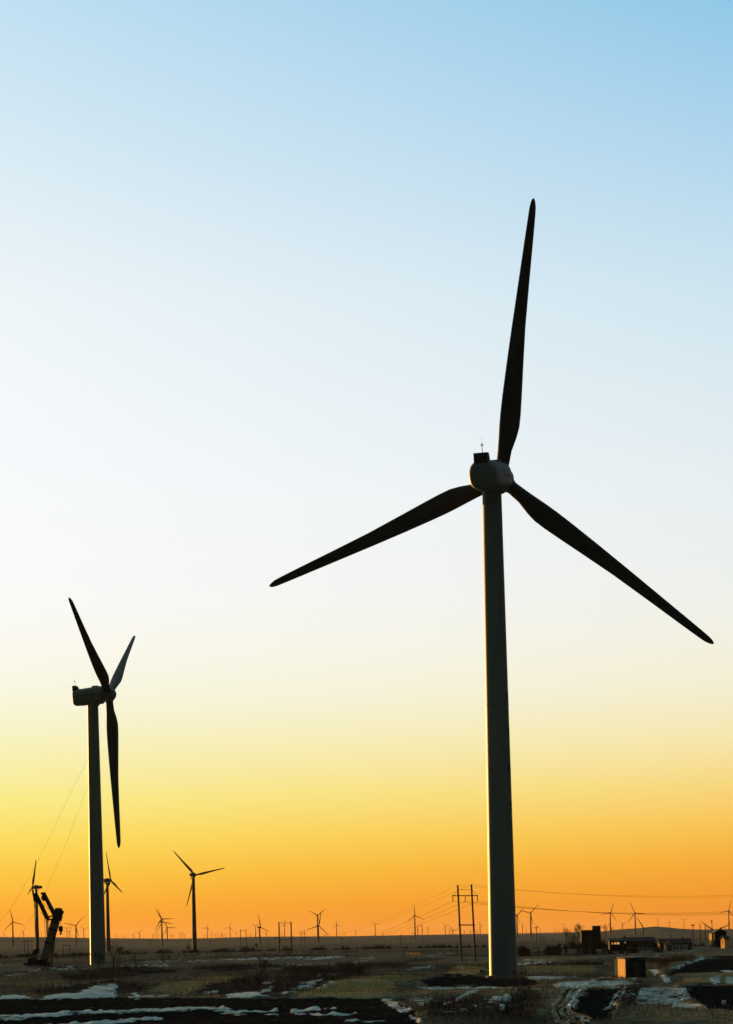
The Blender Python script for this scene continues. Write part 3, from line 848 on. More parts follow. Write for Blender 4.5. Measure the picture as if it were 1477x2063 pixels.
ORD = ["first", "second", "third", "fourth", "fifth", "sixth", "seventh", "eighth", "ninth", "tenth", "eleventh", "twelfth", "thirteenth", "fourteenth", "fifteenth", "sixteenth", "seventeenth", "eighteenth", "nineteenth", "twentieth"]
def zone(x):
    return max(i for i in range(len(LANDMARKS)) if LANDMARKS[i][0] <= x)
order = sorted(range(len(SMALL)), key=lambda i: SMALL[i][0])
rank = {}
cnt = {}
for i in order:
    z = zone(SMALL[i][0])
    cnt[z] = cnt.get(z, 0) + 1
    rank[i] = (z, cnt[z])
def small_label(i):
    z, k = rank[i]
    a, b = LANDMARKS[z][1], LANDMARKS[z + 1][1]
    size = "faint tiny" if SMALL[i][2] < 8 else "small" if SMALL[i][2] < 16 else "dark distant"
    if a == "the frame edge":
        return f"{size} turbine on the horizon, {ORD[k - 1]} from the left before {b}"
    if b == "the frame edge":
        return f"{size} turbine on the horizon, {ORD[k - 1]} past {a} near the gabled house"
    return f"{size} turbine, {ORD[k - 1]} from the left between {a[4:]} and {b[4:]}"
G_SMALL = "distant wind turbines along the horizon"
proto = None
R_S, H_S = 24.0, 50.0
def copy_child(o, parent):
    c = o.copy()
    COL.objects.link(c)
    c.parent = parent
    return c
PRO = {}
for i, (hx, hy, rp, ps, th) in enumerate(SMALL):
    Y = F * R_S / rp
    hubw = at(hx, hy, Y)
    psi = R_(ps)
    ax = Vector((math.sin(psi), math.cos(psi), 0))
    org = hubw - ax * 2.4
    zb = at(hx, BASE_PY[i], Y).z if i in BASE_PY else min(gz(org.x, org.y), hubw.z - 12)
    root = thing("wind_turbine", (org.x, org.y, zb), small_label(i), "wind turbine", G_SMALL, rz=-psi)
    fat = 1.0 + 0.25 * max(0.0, (12 - rp) / 8)
    Hh = hubw.z - zb
    if not PRO:
        PRO['tower'] = tower_mesh(H_S, 1.75, 1.05, n=12, seams=()).build("tower", M['far'], root, smooth=True)
        nb = MB()
        nb.loft([section(*a, 12, 2.6) for a in ((1.6, 1.8, -4.2, 0.1), (2.5, 2.7, -3.8, .1), (2.8, 3.0, 0, .05), (2.7, 2.9, 1.4, 0))])
        PRO['nacelle'] = nb.build("nacelle", M['far'], root, smooth=True)
        sp_ = MB()
        spinner(sp_, 1.25, .9, 1.2, 10)
        PRO['hub'] = sp_.build("hub", M['far'], root, smooth=True)
        PRO['blade'] = blade_mesh(R_S, 8).build("blade", M['far'], root, smooth=True)
        tw, na, hb = PRO['tower'], PRO['nacelle'], PRO['hub']
        bl = [PRO['blade']] + [copy_child(PRO['blade'], root) for _ in range(2)]
    else:
        tw, na, hb = (copy_child(PRO[k], root) for k in ('tower', 'nacelle', 'hub'))
        bl = [copy_child(PRO['blade'], root) for _ in range(3)]
    tw.scale = (fat, fat, (Hh - 1.0) / H_S)
    na.location = (0, 0, Hh)
    hub = Vector((0, 2.4, Hh))
    tilt = R_(4)
    hb.matrix_basis = Matrix.Translation(hub) @ Matrix.Rotation(tilt, 4, 'X')
    for k, b in enumerate(bl):
        b.matrix_basis = rotor_matrix(hub, tilt, R_(th) + k * 2 * math.pi / 3, R_(18)) @ Matrix.Diagonal((fat, fat, 1, 1))

# ------------------------------------------------------------------ power poles and lines
G_FRAME = "double-pole power frames"
def double_pole(label, Y, left, right, arm_py, brace_py, r=.17, arms=True, overhang=1.25, group=G_FRAME):
    """two leaning poles with a cross arm; left / right = (top x, top y, foot x, foot y) in the photo"""
    f0, f1 = at(left[2], left[3], Y), at(right[2], right[3], Y)
    root = thing("power_pole", ((f0.x + f1.x) / 2, Y, min(f0.z, f1.z)), label, "power pole", group)
    org = root.location
    tops = []
    for a in (left, right):
        p0, p1 = at(a[2], a[3], Y), at(a[0], a[1], Y)
        p0 = p0 + (p0 - p1).normalized() * 1.0
        MB().path([p0, p1, p1 + (p1 - p0).normalized() * .06], [r * 1.15, r, r * .6], 12).build("pole", M['pole'], root, org, smooth=True)
        tops.append((p0, p1))
    def cross(py):
        out = []
        for a, (p0, p1) in zip((left, right), tops):
            t = (py - a[1]) / (a[3] - a[1])
            out.append(at(a[0] + (a[2] - a[0]) * t, py, Y))
        return out
    c0, c1 = cross(arm_py)
    d = (c1 - c0).normalized()
    off = Vector((0, -r * 1.3, 0))
    ends = []
    if arms:
        a0, a1 = c0 - d * overhang + off, c1 + d * overhang + off
        MB().beam(a0, a1, .18, .18).build("cross_arm", M['pole'], root, org)
        for p in (a0 + d * .15, (a0 + a1) / 2, a1 - d * .15):
            q = p - Vector((0, 0, .12))
            mb = MB()
            pts, rad = [], []
            for k in range(9):
                pts += [q - Vector((0, 0, k * .1)), q - Vector((0, 0, k * .1 + .05))]
                rad += [.06, .11]
            mb.path(pts, rad, 8)
            mb.box(q - Vector((0, 0, 1.0)), (.5, .1, .1))
            mb.build("insulator", M['ceramic'], root, org, smooth=True)
            ends.append(q - Vector((0, 0, 1.0)))
        e0, e1 = cross(left[1] + (arm_py - left[1]) * .42)
        MB().beam(e0 + off, e1 + off, .07, .07).build("earth_bar", M['pole'], root, org)
        st = MB()
        for s, p in ((-1, c0), (1, c1)):
            st.path([p + Vector((0, 0, 1.3)) + off * 1.4, p + d * s * (overhang - .2) + off * 1.4], .03, 5)
        st.build("arm_stay", M['pole'], root, org)
    else:
        MB().beam(c0 + off - d * .3, c1 + off + d * .3, .16, .14).build("cross_arm", M['pole'], root, org)
    if brace_py:
        b0, b1 = cross(brace_py)
        MB().beam(b0 - d * .3 + off, b1 + d * .3 + off, .22, .2).build("brace", M['pole'], root, org)
    return root, ends, [tops[0][1], tops[1][1]]
YA = 452.0
pA, endA, topA = double_pole("tall double power pole with a cross arm, beside the tallest tower", YA, (922.2, 1783.5, 930.5, 1942), (949.8, 1782, 958.2, 1938), 1804.5, 1863.5)
# the next frame of the line, nearer to the village
shift = Vector((78.0, 12.0, 0.3))
def wire(label, p0, p1, sag, r=.022, n=40, group="power lines strung from the double pole", cat="power line"):
    pts = [p0.lerp(p1, k / n) - Vector((0, 0, 4 * sag * (k / n) * (1 - k / n))) for k in range(n + 1)]
    o = MB().path([p - p0 for p in pts], r, 5).build("overhead_wire", M['wire'])
    o.location = p0
    return tag(o, label, cat, group)
pD, endD, topD = double_pole("far slim double pole on the plain where the power lines end", 2000.0, (606.6, 1875, 607.3, 1906), (613.0, 1873, 613.8, 1905), 1880, None, r=.22, arms=True, overhang=1.6)
pB, endB, topB = double_pole("double pole with a top bar, right of the lone mid-distance turbine", 860.0, (562.0, 1858, 563.4, 1926), (586.4, 1857, 587.8, 1925), 1859.5, 1893, r=.24, arms=False)
double_pole("distant double pole on the skyline between the lone turbine and the nearer double pole", 1150.0, (484.3, 1872.5, 485.0, 1908), (495.8, 1873, 496.5, 1908), 1875, None, r=.16, arms=False)
double_pole("low goal-like pole frame on the plain right of the crane", 760.0, (127.4, 1904, 127.8, 1925), (140.6, 1904.5, 141.0, 1923), 1904.8, None, r=.12, arms=False)
double_pole("pair of short slim poles left of the crane base", 900.0, (48.8, 1893, 49.3, 1917), (56.0, 1893.5, 56.5, 1917), 1894.5, None, r=.13, arms=False)
double_pole("double power pole that carries the lines onward beyond the village", 470.0, (1712, 1789, 1716, 1945), (1738, 1788, 1742, 1944), 1810, 1866)
endE = [at(1702 + k * 24, 1817 + k, 470) for k in range(3)]
topE = [at(1712, 1790, 470), at(1738, 1789, 470)]
for j, w in enumerate(("outer", "middle", "inner")):
    wire(f"{w} of three conductors sagging from the tall double pole to the far slim one", endA[j], endD[j] if endD else topD[0], 9.0)
    wire(f"{w} of three conductors sagging from the tall double pole over the village", endA[j], endE[j], 2.4 + .15 * j)
for j, w in enumerate(("left", "right")):
    wire(f"thin shield wire from the tall double pole's {w} top to the far slim pole", topA[j], topD[j], 7.0, .016)
    wire(f"thin shield wire from the tall double pole's {w} top over the village", topA[j], topE[j], 1.9 + .4 * j, .016)

G_POLE = "single utility poles on the plain"
def single_pole(label, x, top, foot, Y, r=.13, arm=0.0, lean=0.0, group=G_POLE):
    p0, p1 = at(x, foot, Y), at(x - lean - .019 * (foot - top), top, Y)
    root = thing("utility_pole", p0, label, "utility pole", group)
    MB().path([p0 - Vector((0, 0, .8)), p1], [r * 1.1, r * .8], 8).build("pole", M['pole'], root, p0, smooth=True)
    if arm:
        MB().beam(p1 + Vector((-arm, -.15, -.25)), p1 + Vector((arm, -.15, -.25)), .18, .14).build("cross_arm", M['pole'], root, p0)
        for s in (-.9, -.35, .35, .9):
            MB().path([p1 + Vector((arm * s, -.15, -.18)), p1 + Vector((arm * s, -.15, .15))], [.07, .05], 6).build("insulator", M['ceramic'], root, p0)
    return root
for lab, x, top, foot, Y, r, arm, lean in [
    ("thin pole on the plain right of the bare trees", 302, 1893, 1921, 1150, .15, .7, 0),
    ("thin pole just right of the lone mid-distance turbine", 423.6, 1896, 1915, 1300, .16, .7, 0),
    ("leaning pole with a bush at its foot, left of the lone mid-distance turbine", 381.3, 1896, 1911, 1300, .2, 0, 2.2),
    ("thin pole on the plain left of the far double pole", 540, 1893, 1913, 1300, .17, .7, 0),
    ("thin pole close to the left leg of the far double pole", 555.5, 1889, 1911, 1300, .15, .7, 0),
    ("thin pole on the plain below the power lines", 689.5, 1890, 1911, 1300, .16, .8, 0),
    ("short pole left of the tall turbine with raised blade on the ridge", 774.6, 1896, 1908, 1400, .18, .6, 0),
    ("tallest thin pole crossing the ridge line in the middle of the plain", 807.5, 1883.5, 1907, 1250, .16, .8, 0),
    ("short pole with a cross arm below the cluster of ridge turbines", 853.2, 1896, 1907, 1400, .18, 1.0, 0),
    ("pole crossing the skyline right of the tallest tower, topped with a cross arm", 1081.6, 1868, 1911, 900, .14, .9, 0),
    ("dark pole right of the tallest tower, nearer one of a close pair", 1090, 1886, 1905, 1200, .16, .6, 0),
    ("dark pole right of the tallest tower, farther one of a close pair", 1095.7, 1886, 1906, 1200, .14, .6, 0),
    ("short thin pole on the plain left of the village trees", 1113.8, 1891, 1904, 1300, .15, .5, 0),
    ("thin pole behind the white-framed windows house", 1350.8, 1873, 1893, 800, .11, 0, 0),
    ("pole with a flared top beside the white-framed windows house", 1396.8, 1863, 1900, 690, .14, .55, 0),
    ("thin pole in front of the flared-top pole", 1393.5, 1877, 1914, 640, .08, 0, 0),
    ("left of two thick poles beside the gabled house", 1411, 1860, 1892, 720, .16, 0, 0),
    ("right of two thick poles beside the gabled house", 1421.3, 1860.5, 1890, 720, .16, 0, 0),
]:
    single_pole(lab, x, top, foot, Y, r, arm, lean)

# two slack steel cables that run from the left tower down to the plain
lt_at = at(178.0, 1528, 521.5)
c1 = [at(178, 1528, 521.0), at(165, 1552, 519), at(130, 1622, 515), at(95, 1698, 510), at(75, 1738, 507), at(50, 1783, 503), at(25, 1826, 500), at(0, 1858, 498), at(-40, 1905, 494), at(-80, 1950, 490)]
c2 = [at(179, 1577, 521.0), at(168, 1607, 524), at(150, 1655, 527), at(130, 1708, 530), at(110, 1755, 532), at(92, 1796, 534), at(67, 1843, 536), at(50, 1871, 538), at(20, 1910, 540), at(-10, 1945, 541)]
for lab, pts in (("upper of two thin cables slanting down from the large left tower", c1), ("lower of two thin cables slanting down from the large left tower behind the crane", c2)):
    o = MB().path([p - pts[0] for p in pts], .017, 5).build("steel_cable", M['wire'])
    o.location = pts[0]
    tag(o, lab, "cable", "cables slanting from the left tower")

# ------------------------------------------------------------------ crane
YC = 516.0
def cp(x, y, d=0.0):
    return at(x, y, YC + d)
corg = cp(84, 1943)
crane = thing("mobile_crane", corg, "dark mobile crane with two raised mast arms, left of the large tower", "crane")
bm_ = MB()
bm_.beam(cp(88.6, 1940), cp(98.6, 1898), 1.85, 1.8, 1.5, 1.7).beam(cp(98.4, 1899), cp(106.5, 1872), 1.4, 1.5, 1.55, 1.5).beam(cp(106.3, 1873), cp(112.5, 1853), 1.75, 1.6, 1.8, 1.6)
boom = bm_.build("boom", M['crane'], crane, corg)
for q0, q1, w_ in (((97.9, 1901), (98.6, 1898), 1.8), ((106.0, 1874), (106.8, 1871), 1.9)):
    MB().beam(cp(*q0), cp(*q1), w_, 2.3).build("boom_collar", M['crane_dark'], boom, corg)
hd = MB()
hd.beam(cp(110, 1860), cp(118.5, 1832), 1.5, 1.9).box(cp(118.3, 1836.5, -.2), (1.55, 1.7, 1.5)).box(cp(123.0, 1837.6), (1.1, 1.5, .9), Matrix.Rotation(R_(28), 3, 'Y'))
hd.box(cp(121.4, 1843.5), (.95, 1.3, 1.3)).box(cp(119.5, 1850), (1.1, 1.3, 1.2))
head = hd.build("boom_head", M['crane_dark'], crane, corg)
for x, y in ((113.4, 1830.4), (116.4, 1830.8), (119.6, 1830.2), (123.2, 1831.6)):
    MB().path([cp(x, y, -.45), cp(x, y, .45)], .2, 10).build("sheave", M['crane_dark'], head, corg)
MB().beam(cp(118.5, 1856), cp(112.5, 1878), .5, .8).beam(cp(112.5, 1878), cp(108, 1896), .4, .7).build("boom_spine", M['crane_dark'], boom, corg)
def mast(x0, y0, x1, y1, d, w):
    mb = MB().beam(cp(x0, y0, d), cp(x1, y1, d), w * 1.1, .7, w, .6)
    m = mb.build("mast_arm", M['crane_dark'], crane, corg)
    ux, uy = x1 - x0, y1 - y0
    L = math.hypot(ux, uy)
    ux, uy = ux / L, uy / L
    wx, wy = x1 - ux * 9 - 3.0, y1 - uy * 9 + 1.6
    wd = MB().path([cp(wx, wy, d - .55), cp(wx, wy, d - .5), cp(wx, wy, d + .5), cp(wx, wy, d + .55)], [.55, .66, .66, .55], 16)
    wd.beam(cp(wx - 1.2, wy - 6, d), cp(wx + .4, wy + 6.5, d), .62, .9)
    wd.build("winch", M['crane_dark'], m, corg, smooth=True)
    MB().box(cp(x1 - 1.5, y1 + 1.0, d), (.8, .9, .45), Matrix.Rotation(R_(-6), 3, 'Y')).build("arm_tip", M['crane_dark'], m, corg)
    return m
m1 = mast(96.5, 1852, 71.8, 1800.5, -1.2, .84)
m2 = mast(110.5, 1844, 87.6, 1798.8, .9, .86)
MB().beam(cp(95, 1848.5, -1), cp(108, 1844.5), .34, .5).beam(cp(96, 1853.5, -1), cp(107, 1851.5), .38, .5).build("mast_bracket", M['crane_dark'], crane, corg)
cy = MB().path([cp(94.8, 1854, -.6), cp(94.8, 1872, -.5), cp(96.0, 1890, -.4)], .17, 10).path([cp(97.2, 1855, -.4), cp(97.6, 1884, -.3)], .07, 8)
cy.build("luffing_cylinder", M['crane_dark'], crane, corg, smooth=True)
MB().path([cp(92.0, 1856.3, -.6), cp(95, 1856.0, -.6)], .16, 8).build("cylinder_pin", M['crane_dark'], crane, corg)
rp = MB()
rp.path([cp(68.9, 1815, -1.2), cp(70.8, 1868, -1.2), cp(73.5, 1925, -1.2)], .055, 5)
rp.path([cp(88.6, 1817, .9), cp(89.3, 1838, .9), cp(92, 1893, .9), cp(93, 1925, .9)], .055, 5)
rp.path([cp(89, 1824, .9), cp(99.5, 1832, .9)], .045, 5).path([cp(82, 1837, .2), cp(91, 1849, .2)], .045, 5)
rp.build("hoist_rope", M['wire'], crane, corg)
MB().box(cp(91.2, 1894.5, .9), (.22, .2, .55)).build("rope_weight", M['stone'], crane, corg)
hk = MB().path([cp(122.8, 1850), cp(122.6, 1866)], .05, 5)
hkr = hk.build("hook_rope", M['wire'], crane, corg)
hb = MB().path([cp(122.5, 1865.3), cp(122.5, 1867), cp(122.5, 1876), cp(122.5, 1877.6)], [.22, .5, .48, .2], 14)
hb.path([cp(122.5, 1877), cp(122.5, 1879)], .14, 8).path([cp(120.6, 1880.2), cp(121.2, 1881.3), cp(122.6, 1881.6), cp(124.0, 1880.6), cp(124.0, 1879.2), cp(122.5, 1878.8)], .2, 8)
hb.build("hook_block", M['crane_dark'], crane, corg, smooth=True)
# the leg behind the boom, its sunlit tone put into the colour
lg = MB()
rz = Matrix.Rotation(R_(24), 3, 'Z')
p0, p1 = cp(102.8, 1946, .6), cp(108.0, 1896, .6)
axv = (p1 - p0)
sx = Vector((math.cos(R_(26)), -math.sin(R_(26)), 0)) * .30
sy = Vector((math.sin(R_(26)), math.cos(R_(26)), 0)) * .30
vs = []
for p in (p0, p1):
    for i, j in ((-1, -1), (1, -1), (1, 1), (-1, 1)):
        vs.append(p + sx * i + sy * j)
lg.add(vs, [(3, 2, 1, 0), (4, 5, 6, 7), (0, 1, 5, 4), (1, 2, 6, 5), (2, 3, 7, 6), (3, 0, 4, 7)])
lg.build("support_leg", M['sunlit_pale'], crane, corg)
MB().box(cp(101.0, 1946.5, 1.2), (1.3, 1.3, .3)).build("foot_pad", M['crane_dark'], crane, corg)
# carrier
cr = MB().box(cp(76, 1941), (6.2, 2.6, .55)).box(cp(66, 1935.5), (1.9, 2.5, 1.25)).box(cp(83, 1936, .2), (3.0, 2.4, .7))
cr.build("chassis", M['crane_dark'], crane, corg)
cab = MB()
cab.loft([[cp(x, y, d) for x, y in ((61.5, 1934), (62.5, 1926), (68, 1925), (74.5, 1927), (75.5, 1934))] for d in (-1.2, 1.0)])
cabo = cab.build("cab", M['crane'], crane, corg)
MB().beam(cp(63.2, 1930, -1.215), cp(67.4, 1929.6, -1.215), .5, .02).build("window", M['glass'], cabo, corg)
MB().box(cp(74, 1917, .4), (1.3, 1.6, 1.1)).box(cp(70.5, 1923, .4), (1.0, 1.5, 1.5)).build("engine_deck", M['crane_dark'], crane, corg)
for x in (57.5, 66, 78.5, 87, 95.5):
    w = MB().path([cp(x, 1944.2, -1.5), cp(x, 1944.2, -1.42), cp(x, 1944.2, -1.0), cp(x, 1944.2, -.95)], [.42, .5, .5, .42], 18)
    wo_ = w.build("wheel", M['tyre'], crane, corg, smooth=True)
    MB().path([cp(x, 1944.2, -1.53), cp(x, 1944.2, -1.49)], .24, 12).build("rim", M['crane'], wo_, corg)
MB().beam(cp(54, 1939.5, -1), cp(100, 1944.5, -1), .22, .3).build("outrigger_beam", M['crane_dark'], crane, corg)
# a pale sheet of plastic-like crust by the carrier belongs to the snow of the field

# ------------------------------------------------------------------ shed in the field
YS = 268.0
sx0 = at(1260.2, 1973.5, YS)                                       # the corner nearest the camera
al = R_(6)
ux, uy = Vector((math.cos(al), math.sin(al), 0)), Vector((-math.sin(al), math.cos(al), 0))
shed = thing("field_shed", sx0, "small brick field shed, its left wall coloured a sunlit orange", "shed")
Wd, Dp, Hs = 2.5, 5.9, 2.42
def sh(x, y, z):
    return sx0 + ux * x + uy * y + Vector((0, 0, z))
def shbox(mb, x0, x1, y0, y1, z0, z1, dz=0.0):
    vs = [sh(x, y, z) for z in (z0, z1) for x, y in ((x0, y0), (x1, y0), (x1, y1), (x0, y1))]
    return mb.add(vs, [(3, 2, 1, 0), (4, 5, 6, 7), (0, 1, 5, 4), (1, 2, 6, 5), (2, 3, 7, 6), (3, 0, 4, 7)])
shbox(MB(), .02, Wd, 0, Dp, -.8, Hs).build("wall", M['brick_dark'], shed, sx0)
mb = MB()
shbox(mb, 0, .018, .0, Dp, -.4, Hs)
side_wall = mb.build("sunlit_wall", M['sun_orange'], shed, sx0)  # bright orange sheet for the sunlit side, other walls stay dark brick
tag(side_wall, "side wall coloured with the orange of the sun")
mb = MB()
for i in range(5):
    y = .55 + i * .9
    shbox(mb, -.028, 0, y - .035, y + .035, .1, Hs - .1)
mb.build("batten", M['sunlit_pale'], side_wall, sx0)
for y in (1.6, 2.9):
    mb = MB()
    shbox(mb, -.03, -.001, y - .16, y + .16, 1.12, 1.28)
    mb.build("vent", M['dark'], side_wall, sx0)
mb = MB()
shbox(mb, -.02, -.001, Dp - 1.0, Dp - .45, 1.75, 2.05)
mb.build("notice_plate", M['render'], side_wall, sx0)
mb = MB()
vs = [sh(x, y, z) for z0 in (0, .14) for x, y, z in ((-.12, -.16, Hs + .012 + z0), (Wd + .2, -.16, Hs + .1 + z0), (Wd + .2, Dp + .3, Hs + .22 + z0), (-.12, Dp + .3, Hs + .12 + z0))]
mb.add(vs, [(3, 2, 1, 0), (4, 5, 6, 7), (0, 1, 5, 4), (1, 2, 6, 5), (2, 3, 7, 6), (3, 0, 4, 7)])
roof = mb.build("roof", M['roof'], shed, sx0)
mb = MB()
for x, y, w, d, h in ((1.9, 1.4, 1.0, 1.6, .10), (2.2, 2.6, .7, 1.8, .08), (1.2, 3.3, .9, .9, .06)):
    ring = lambda k, s: [sh(x + math.cos(a * math.pi / 8) * w * s * (1 + .2 * math.sin(3 * a)), y + math.sin(a * math.pi / 8) * d * s, Hs + .15 + x * .03 + y * .03 + k) for a in range(16)]
    mb.loft([ring(0, 1), ring(h * .7, .8), ring(h, .4)])
tag(mb.build("roof_snow", M['snow_roof'], roof, sx0, smooth=True), kind=None)
mb = MB().path([sh(.9, 3.4, Hs + .2), sh(.9, 3.4, Hs + .75)], .06, 6)
mb.build("flue", M['dark'], roof, sx0)
mb = MB()
shbox(mb, 1.0, 1.9, -.03, -.001, -.1, 1.95)
door = mb.build("door", M['wood'], shed, sx0)
mb = MB().path([sh(1.75, -.05, .95), sh(1.75, -.05, 1.15)], .02, 6)
mb.build("handle", M['dark'], door, sx0)

# ------------------------------------------------------------------ village
def house(name, label, cat, x, foot, Y, W, D, Hw, Hr, ry=0.0, wallm='brick', roofm='roof', windows=(), doors=(), chimney=None, gable_front=False, group=None, over=.25):
    p = at(x, foot, Y)
    p = Vector((p.x, Y, gz(p.x, Y) if False else p.z))
    root = thing(name, p, label, cat, group, rz=R_(ry))
    w, d = W / 2, D / 2
    mb = MB()
    if Hr > 0:
        if gable_front:
            prof = [(-w, -1.5), (w, -1.5), (w, Hw), (0, Hw + Hr), (-w, Hw)]
            mb.loft([[Vector((a, y, z)) for a, z in prof] for y in (-d, d)])
        else:
            prof = [(-d, -1.5), (d, -1.5), (d, Hw), (0, Hw + Hr), (-d, Hw)]
            mb.loft([[Vector((xx, a, z)) for a, z in prof] for xx in (-w, w)])
    else:
        mb.box((0, 0, Hw / 2 - .75), (W, D, Hw + 1.5))
    mb.build("wall", M[wallm], root)
    rb = MB()
    t = .14
    if Hr > 0:
        hw_ = w if gable_front else d
        k = Hr / hw_
        e = over
        prof = [(-hw_ - e, Hw - e * k + .01), (0, Hw + Hr + .01), (hw_ + e, Hw - e * k + .01), (hw_ + e, Hw - e * k + t), (0, Hw + Hr + t * 1.2), (-hw_ - e, Hw - e * k + t)]
        if gable_front:
            rb.loft([[Vector((a, y, z)) for a, z in prof] for y in (-d - e, d + e)])
        else:
            rb.loft([[Vector((xx, a, z)) for a, z in prof] for xx in (-w - e, w + e)])
    else:
        rb.box((0, 0, Hw + .1), (W + .3, D + .3, .18))
    rf = rb.build("roof", M[roofm], root)
    if chimney:
        cx_, hh, cs = chimney
        MB().box((cx_, 0, Hw + Hr + hh / 2 - .3), (cs, cs, hh + .6)).build("chimney", M['brick_dark'], rf)
    for wx, wz, ww, wh, sun_glow in windows:
        fr = MB()
        b = .15 if not sun_glow else .07
        y = -d - .03
        fr.box((wx, y, wz + wh / 2), (ww + 2 * b, .05, b)).box((wx, y, wz - wh / 2), (ww + 2 * b, .05, b)).box((wx - ww / 2, y, wz), (b, .05, wh - b)).box((wx + ww / 2, y, wz), (b, .05, wh - b)).box((wx, y, wz), (b * .7, .045, wh - b))
        f = fr.build("window", M['frame'], root)
        MB().box((wx, -d - .008, wz), (ww - b, .012, wh - b)).build("pane", M['sun_glow' if sun_glow else 'glass'], f)
    for dx_, dw, dh in doors:
        dd = MB().box((dx_, -d - .02, dh / 2), (dw, .06, dh)).build("door", M['wood'], root)
        MB().box((dx_ + dw * .38, -d - .07, dh * .5), (.05, .05, .2)).build("handle", M['dark'], dd)
    return root
house("farm_building", "flat-roofed dark farm block with a taller square tower beside it", "farm building", 1183, 1903, 780, 4.4, 5, 4.9, 0, 0, 'brick_dark')
house("brick_tower", "square dark brick tower adjoining the flat-roofed farm block", "tower", 1202, 1903, 780, 2.75, 3.2, 6.4, 0, 0, 'brick_dark')
house("farm_house", "long low dark-roofed house in front of the hill", "house", 1286, 1907, 720, 10.2, 6, 1.75, 1.15, 0, 'brick', doors=((2.0, .9, 1.9),), chimney=(-4.4, .7, .6))
house("farm_house", "low house with added orange-glowing panes for sunlit wall, left of the long dark roof", "house", 1246, 1909, 640, 5.4, 4, 1.9, .55, 0, 'brick_dark',
      windows=((-1.9, 1.2, .42, .5, 1), (-1.05, 1.25, .55, .62, 1), (-.25, 1.25, .62, .62, 1), (1.75, 1.42, .4, .34, 1)), doors=((.9, .8, 1.7),))  # added glowing panes where patches of wall catch the sun
house("farm_house", "low house with three white-framed windows under a dark roof", "house", 1359, 1917, 600, 8.4, 5, 2.15, 1.15, 0, 'brick', windows=((.35, 1.1, .95, 1.3, 0), (1.55, 1.1, .95, 1.3, 0), (2.7, 1.1, .85, 1.3, 0)), doors=((-1.6, .9, 1.9),), chimney=(2.2, .5, .5))
house("brick_outhouse", "small gabled outhouse with a pale gable, left of the white-framed windows house", "outhouse", 1348.5, 1918, 592, 2.2, 3, 1.9, .9, -6, 'render', gable_front=True, doors=((.1, .8, 1.8),))
gab = house("gabled_house", "dark gabled house at the village edge under crossed turbine blades", "house", 1447.5, 1902, 690, 3.7, 6, 3.6, .95, 4, 'brick_dark', gable_front=True, windows=((.95, 2.0, .8, 1.0, 0),))
MB().path([(0.9, 1.0, 4.2), (0.9, 1.0, 5.2)], .2, 8).build("chimney", M['brick_dark'], gab)
# walls that face the low sun, its orange put into their colour
def sun_hut(label, x, foot, Y, W, D, Hw, Hr, ry):
    r = house("brick_hut", label, "hut", x, foot, Y, W, D, Hw, Hr, ry, 'sun_orange', 'roof', gable_front=True)
    MB().box((-.35, -D / 2 - .02, .9), (.16, .06, 1.8)).build("door_post", M['wood'], r)
    return r
sun_hut("small hut with a sunlit orange wall on the left side of the gabled house", 1435.3, 1893, 690, 2.3, 1.3, 1.9, .2, -78)
sun_hut("small hut with a bright golden gable on the right side of the gabled house", 1461.0, 1901, 655, 2.9, 1.5, 1.35, .8, -76)
# a low pale wall before the farm house
fw = MB()
p0, p1 = at(1264, 1911.5, 610), at(1340, 1912.5, 600)
fw.beam(p0 + Vector((0, 0, .2)), p1 + Vector((0, 0, .2)), .75, .25)
o = fw.build("garden_wall", M['concrete'], None, p0)
tag(o, "low grey garden wall running in front of the long dark-roofed house", "wall")
for i, x in enumerate((820.5, 825.5, 829.5, 833.5, 838.0, 843.0, 846.5)):
    p = at(x, 1927 - (i % 2), 620)
    hh = (1.25, .95, 1.2, 1.0, 1.25, 1.05, 1.1)[i]
    r = thing("sunlit_post", p, f"short sunlit post on the plain, {ORD[i]} from the left in its row of seven", "post", "row of short sunlit posts on the plain", rz=R_(-72))
    MB().box((0, 0, hh / 2 - .1), (.34, .34, hh + .2)).build("shaft", M['sunlit_pale'], r)  # post colour carries the warm sunlit tone
    MB().box((0, 0, hh + .03), (.42, .42, .06)).build("cap", M['wood'], r)
p = on_ground(1459, 2022)
st = MB()
st.loft([[Vector((math.cos(a * math.pi / 5) * r * (1 + .25 * math.sin(a * 2.3)), math.sin(a * math.pi / 5) * r, z)) for a in range(10)] for r, z in ((.14, -.1), (.17, .05), (.15, .2), (.06, .27))])
o = st.build("marker_stone", M['stone'])
o.location = p
tag(o, "small white stone on the dark soil beside the curving track", "stone")
p = on_ground(131, 1920)
st = MB().path([(0, 0, -.2), (0.05, 0, .7), (.02, .02, 1.35)], [.3, .26, .1], 8)
o = st.build("marker_stone", M['stone'])
o.location = (p.x, 752, at(131, 1919, 752).z)
tag(o, "pale upright stone under the goal-like pole frame", "stone")

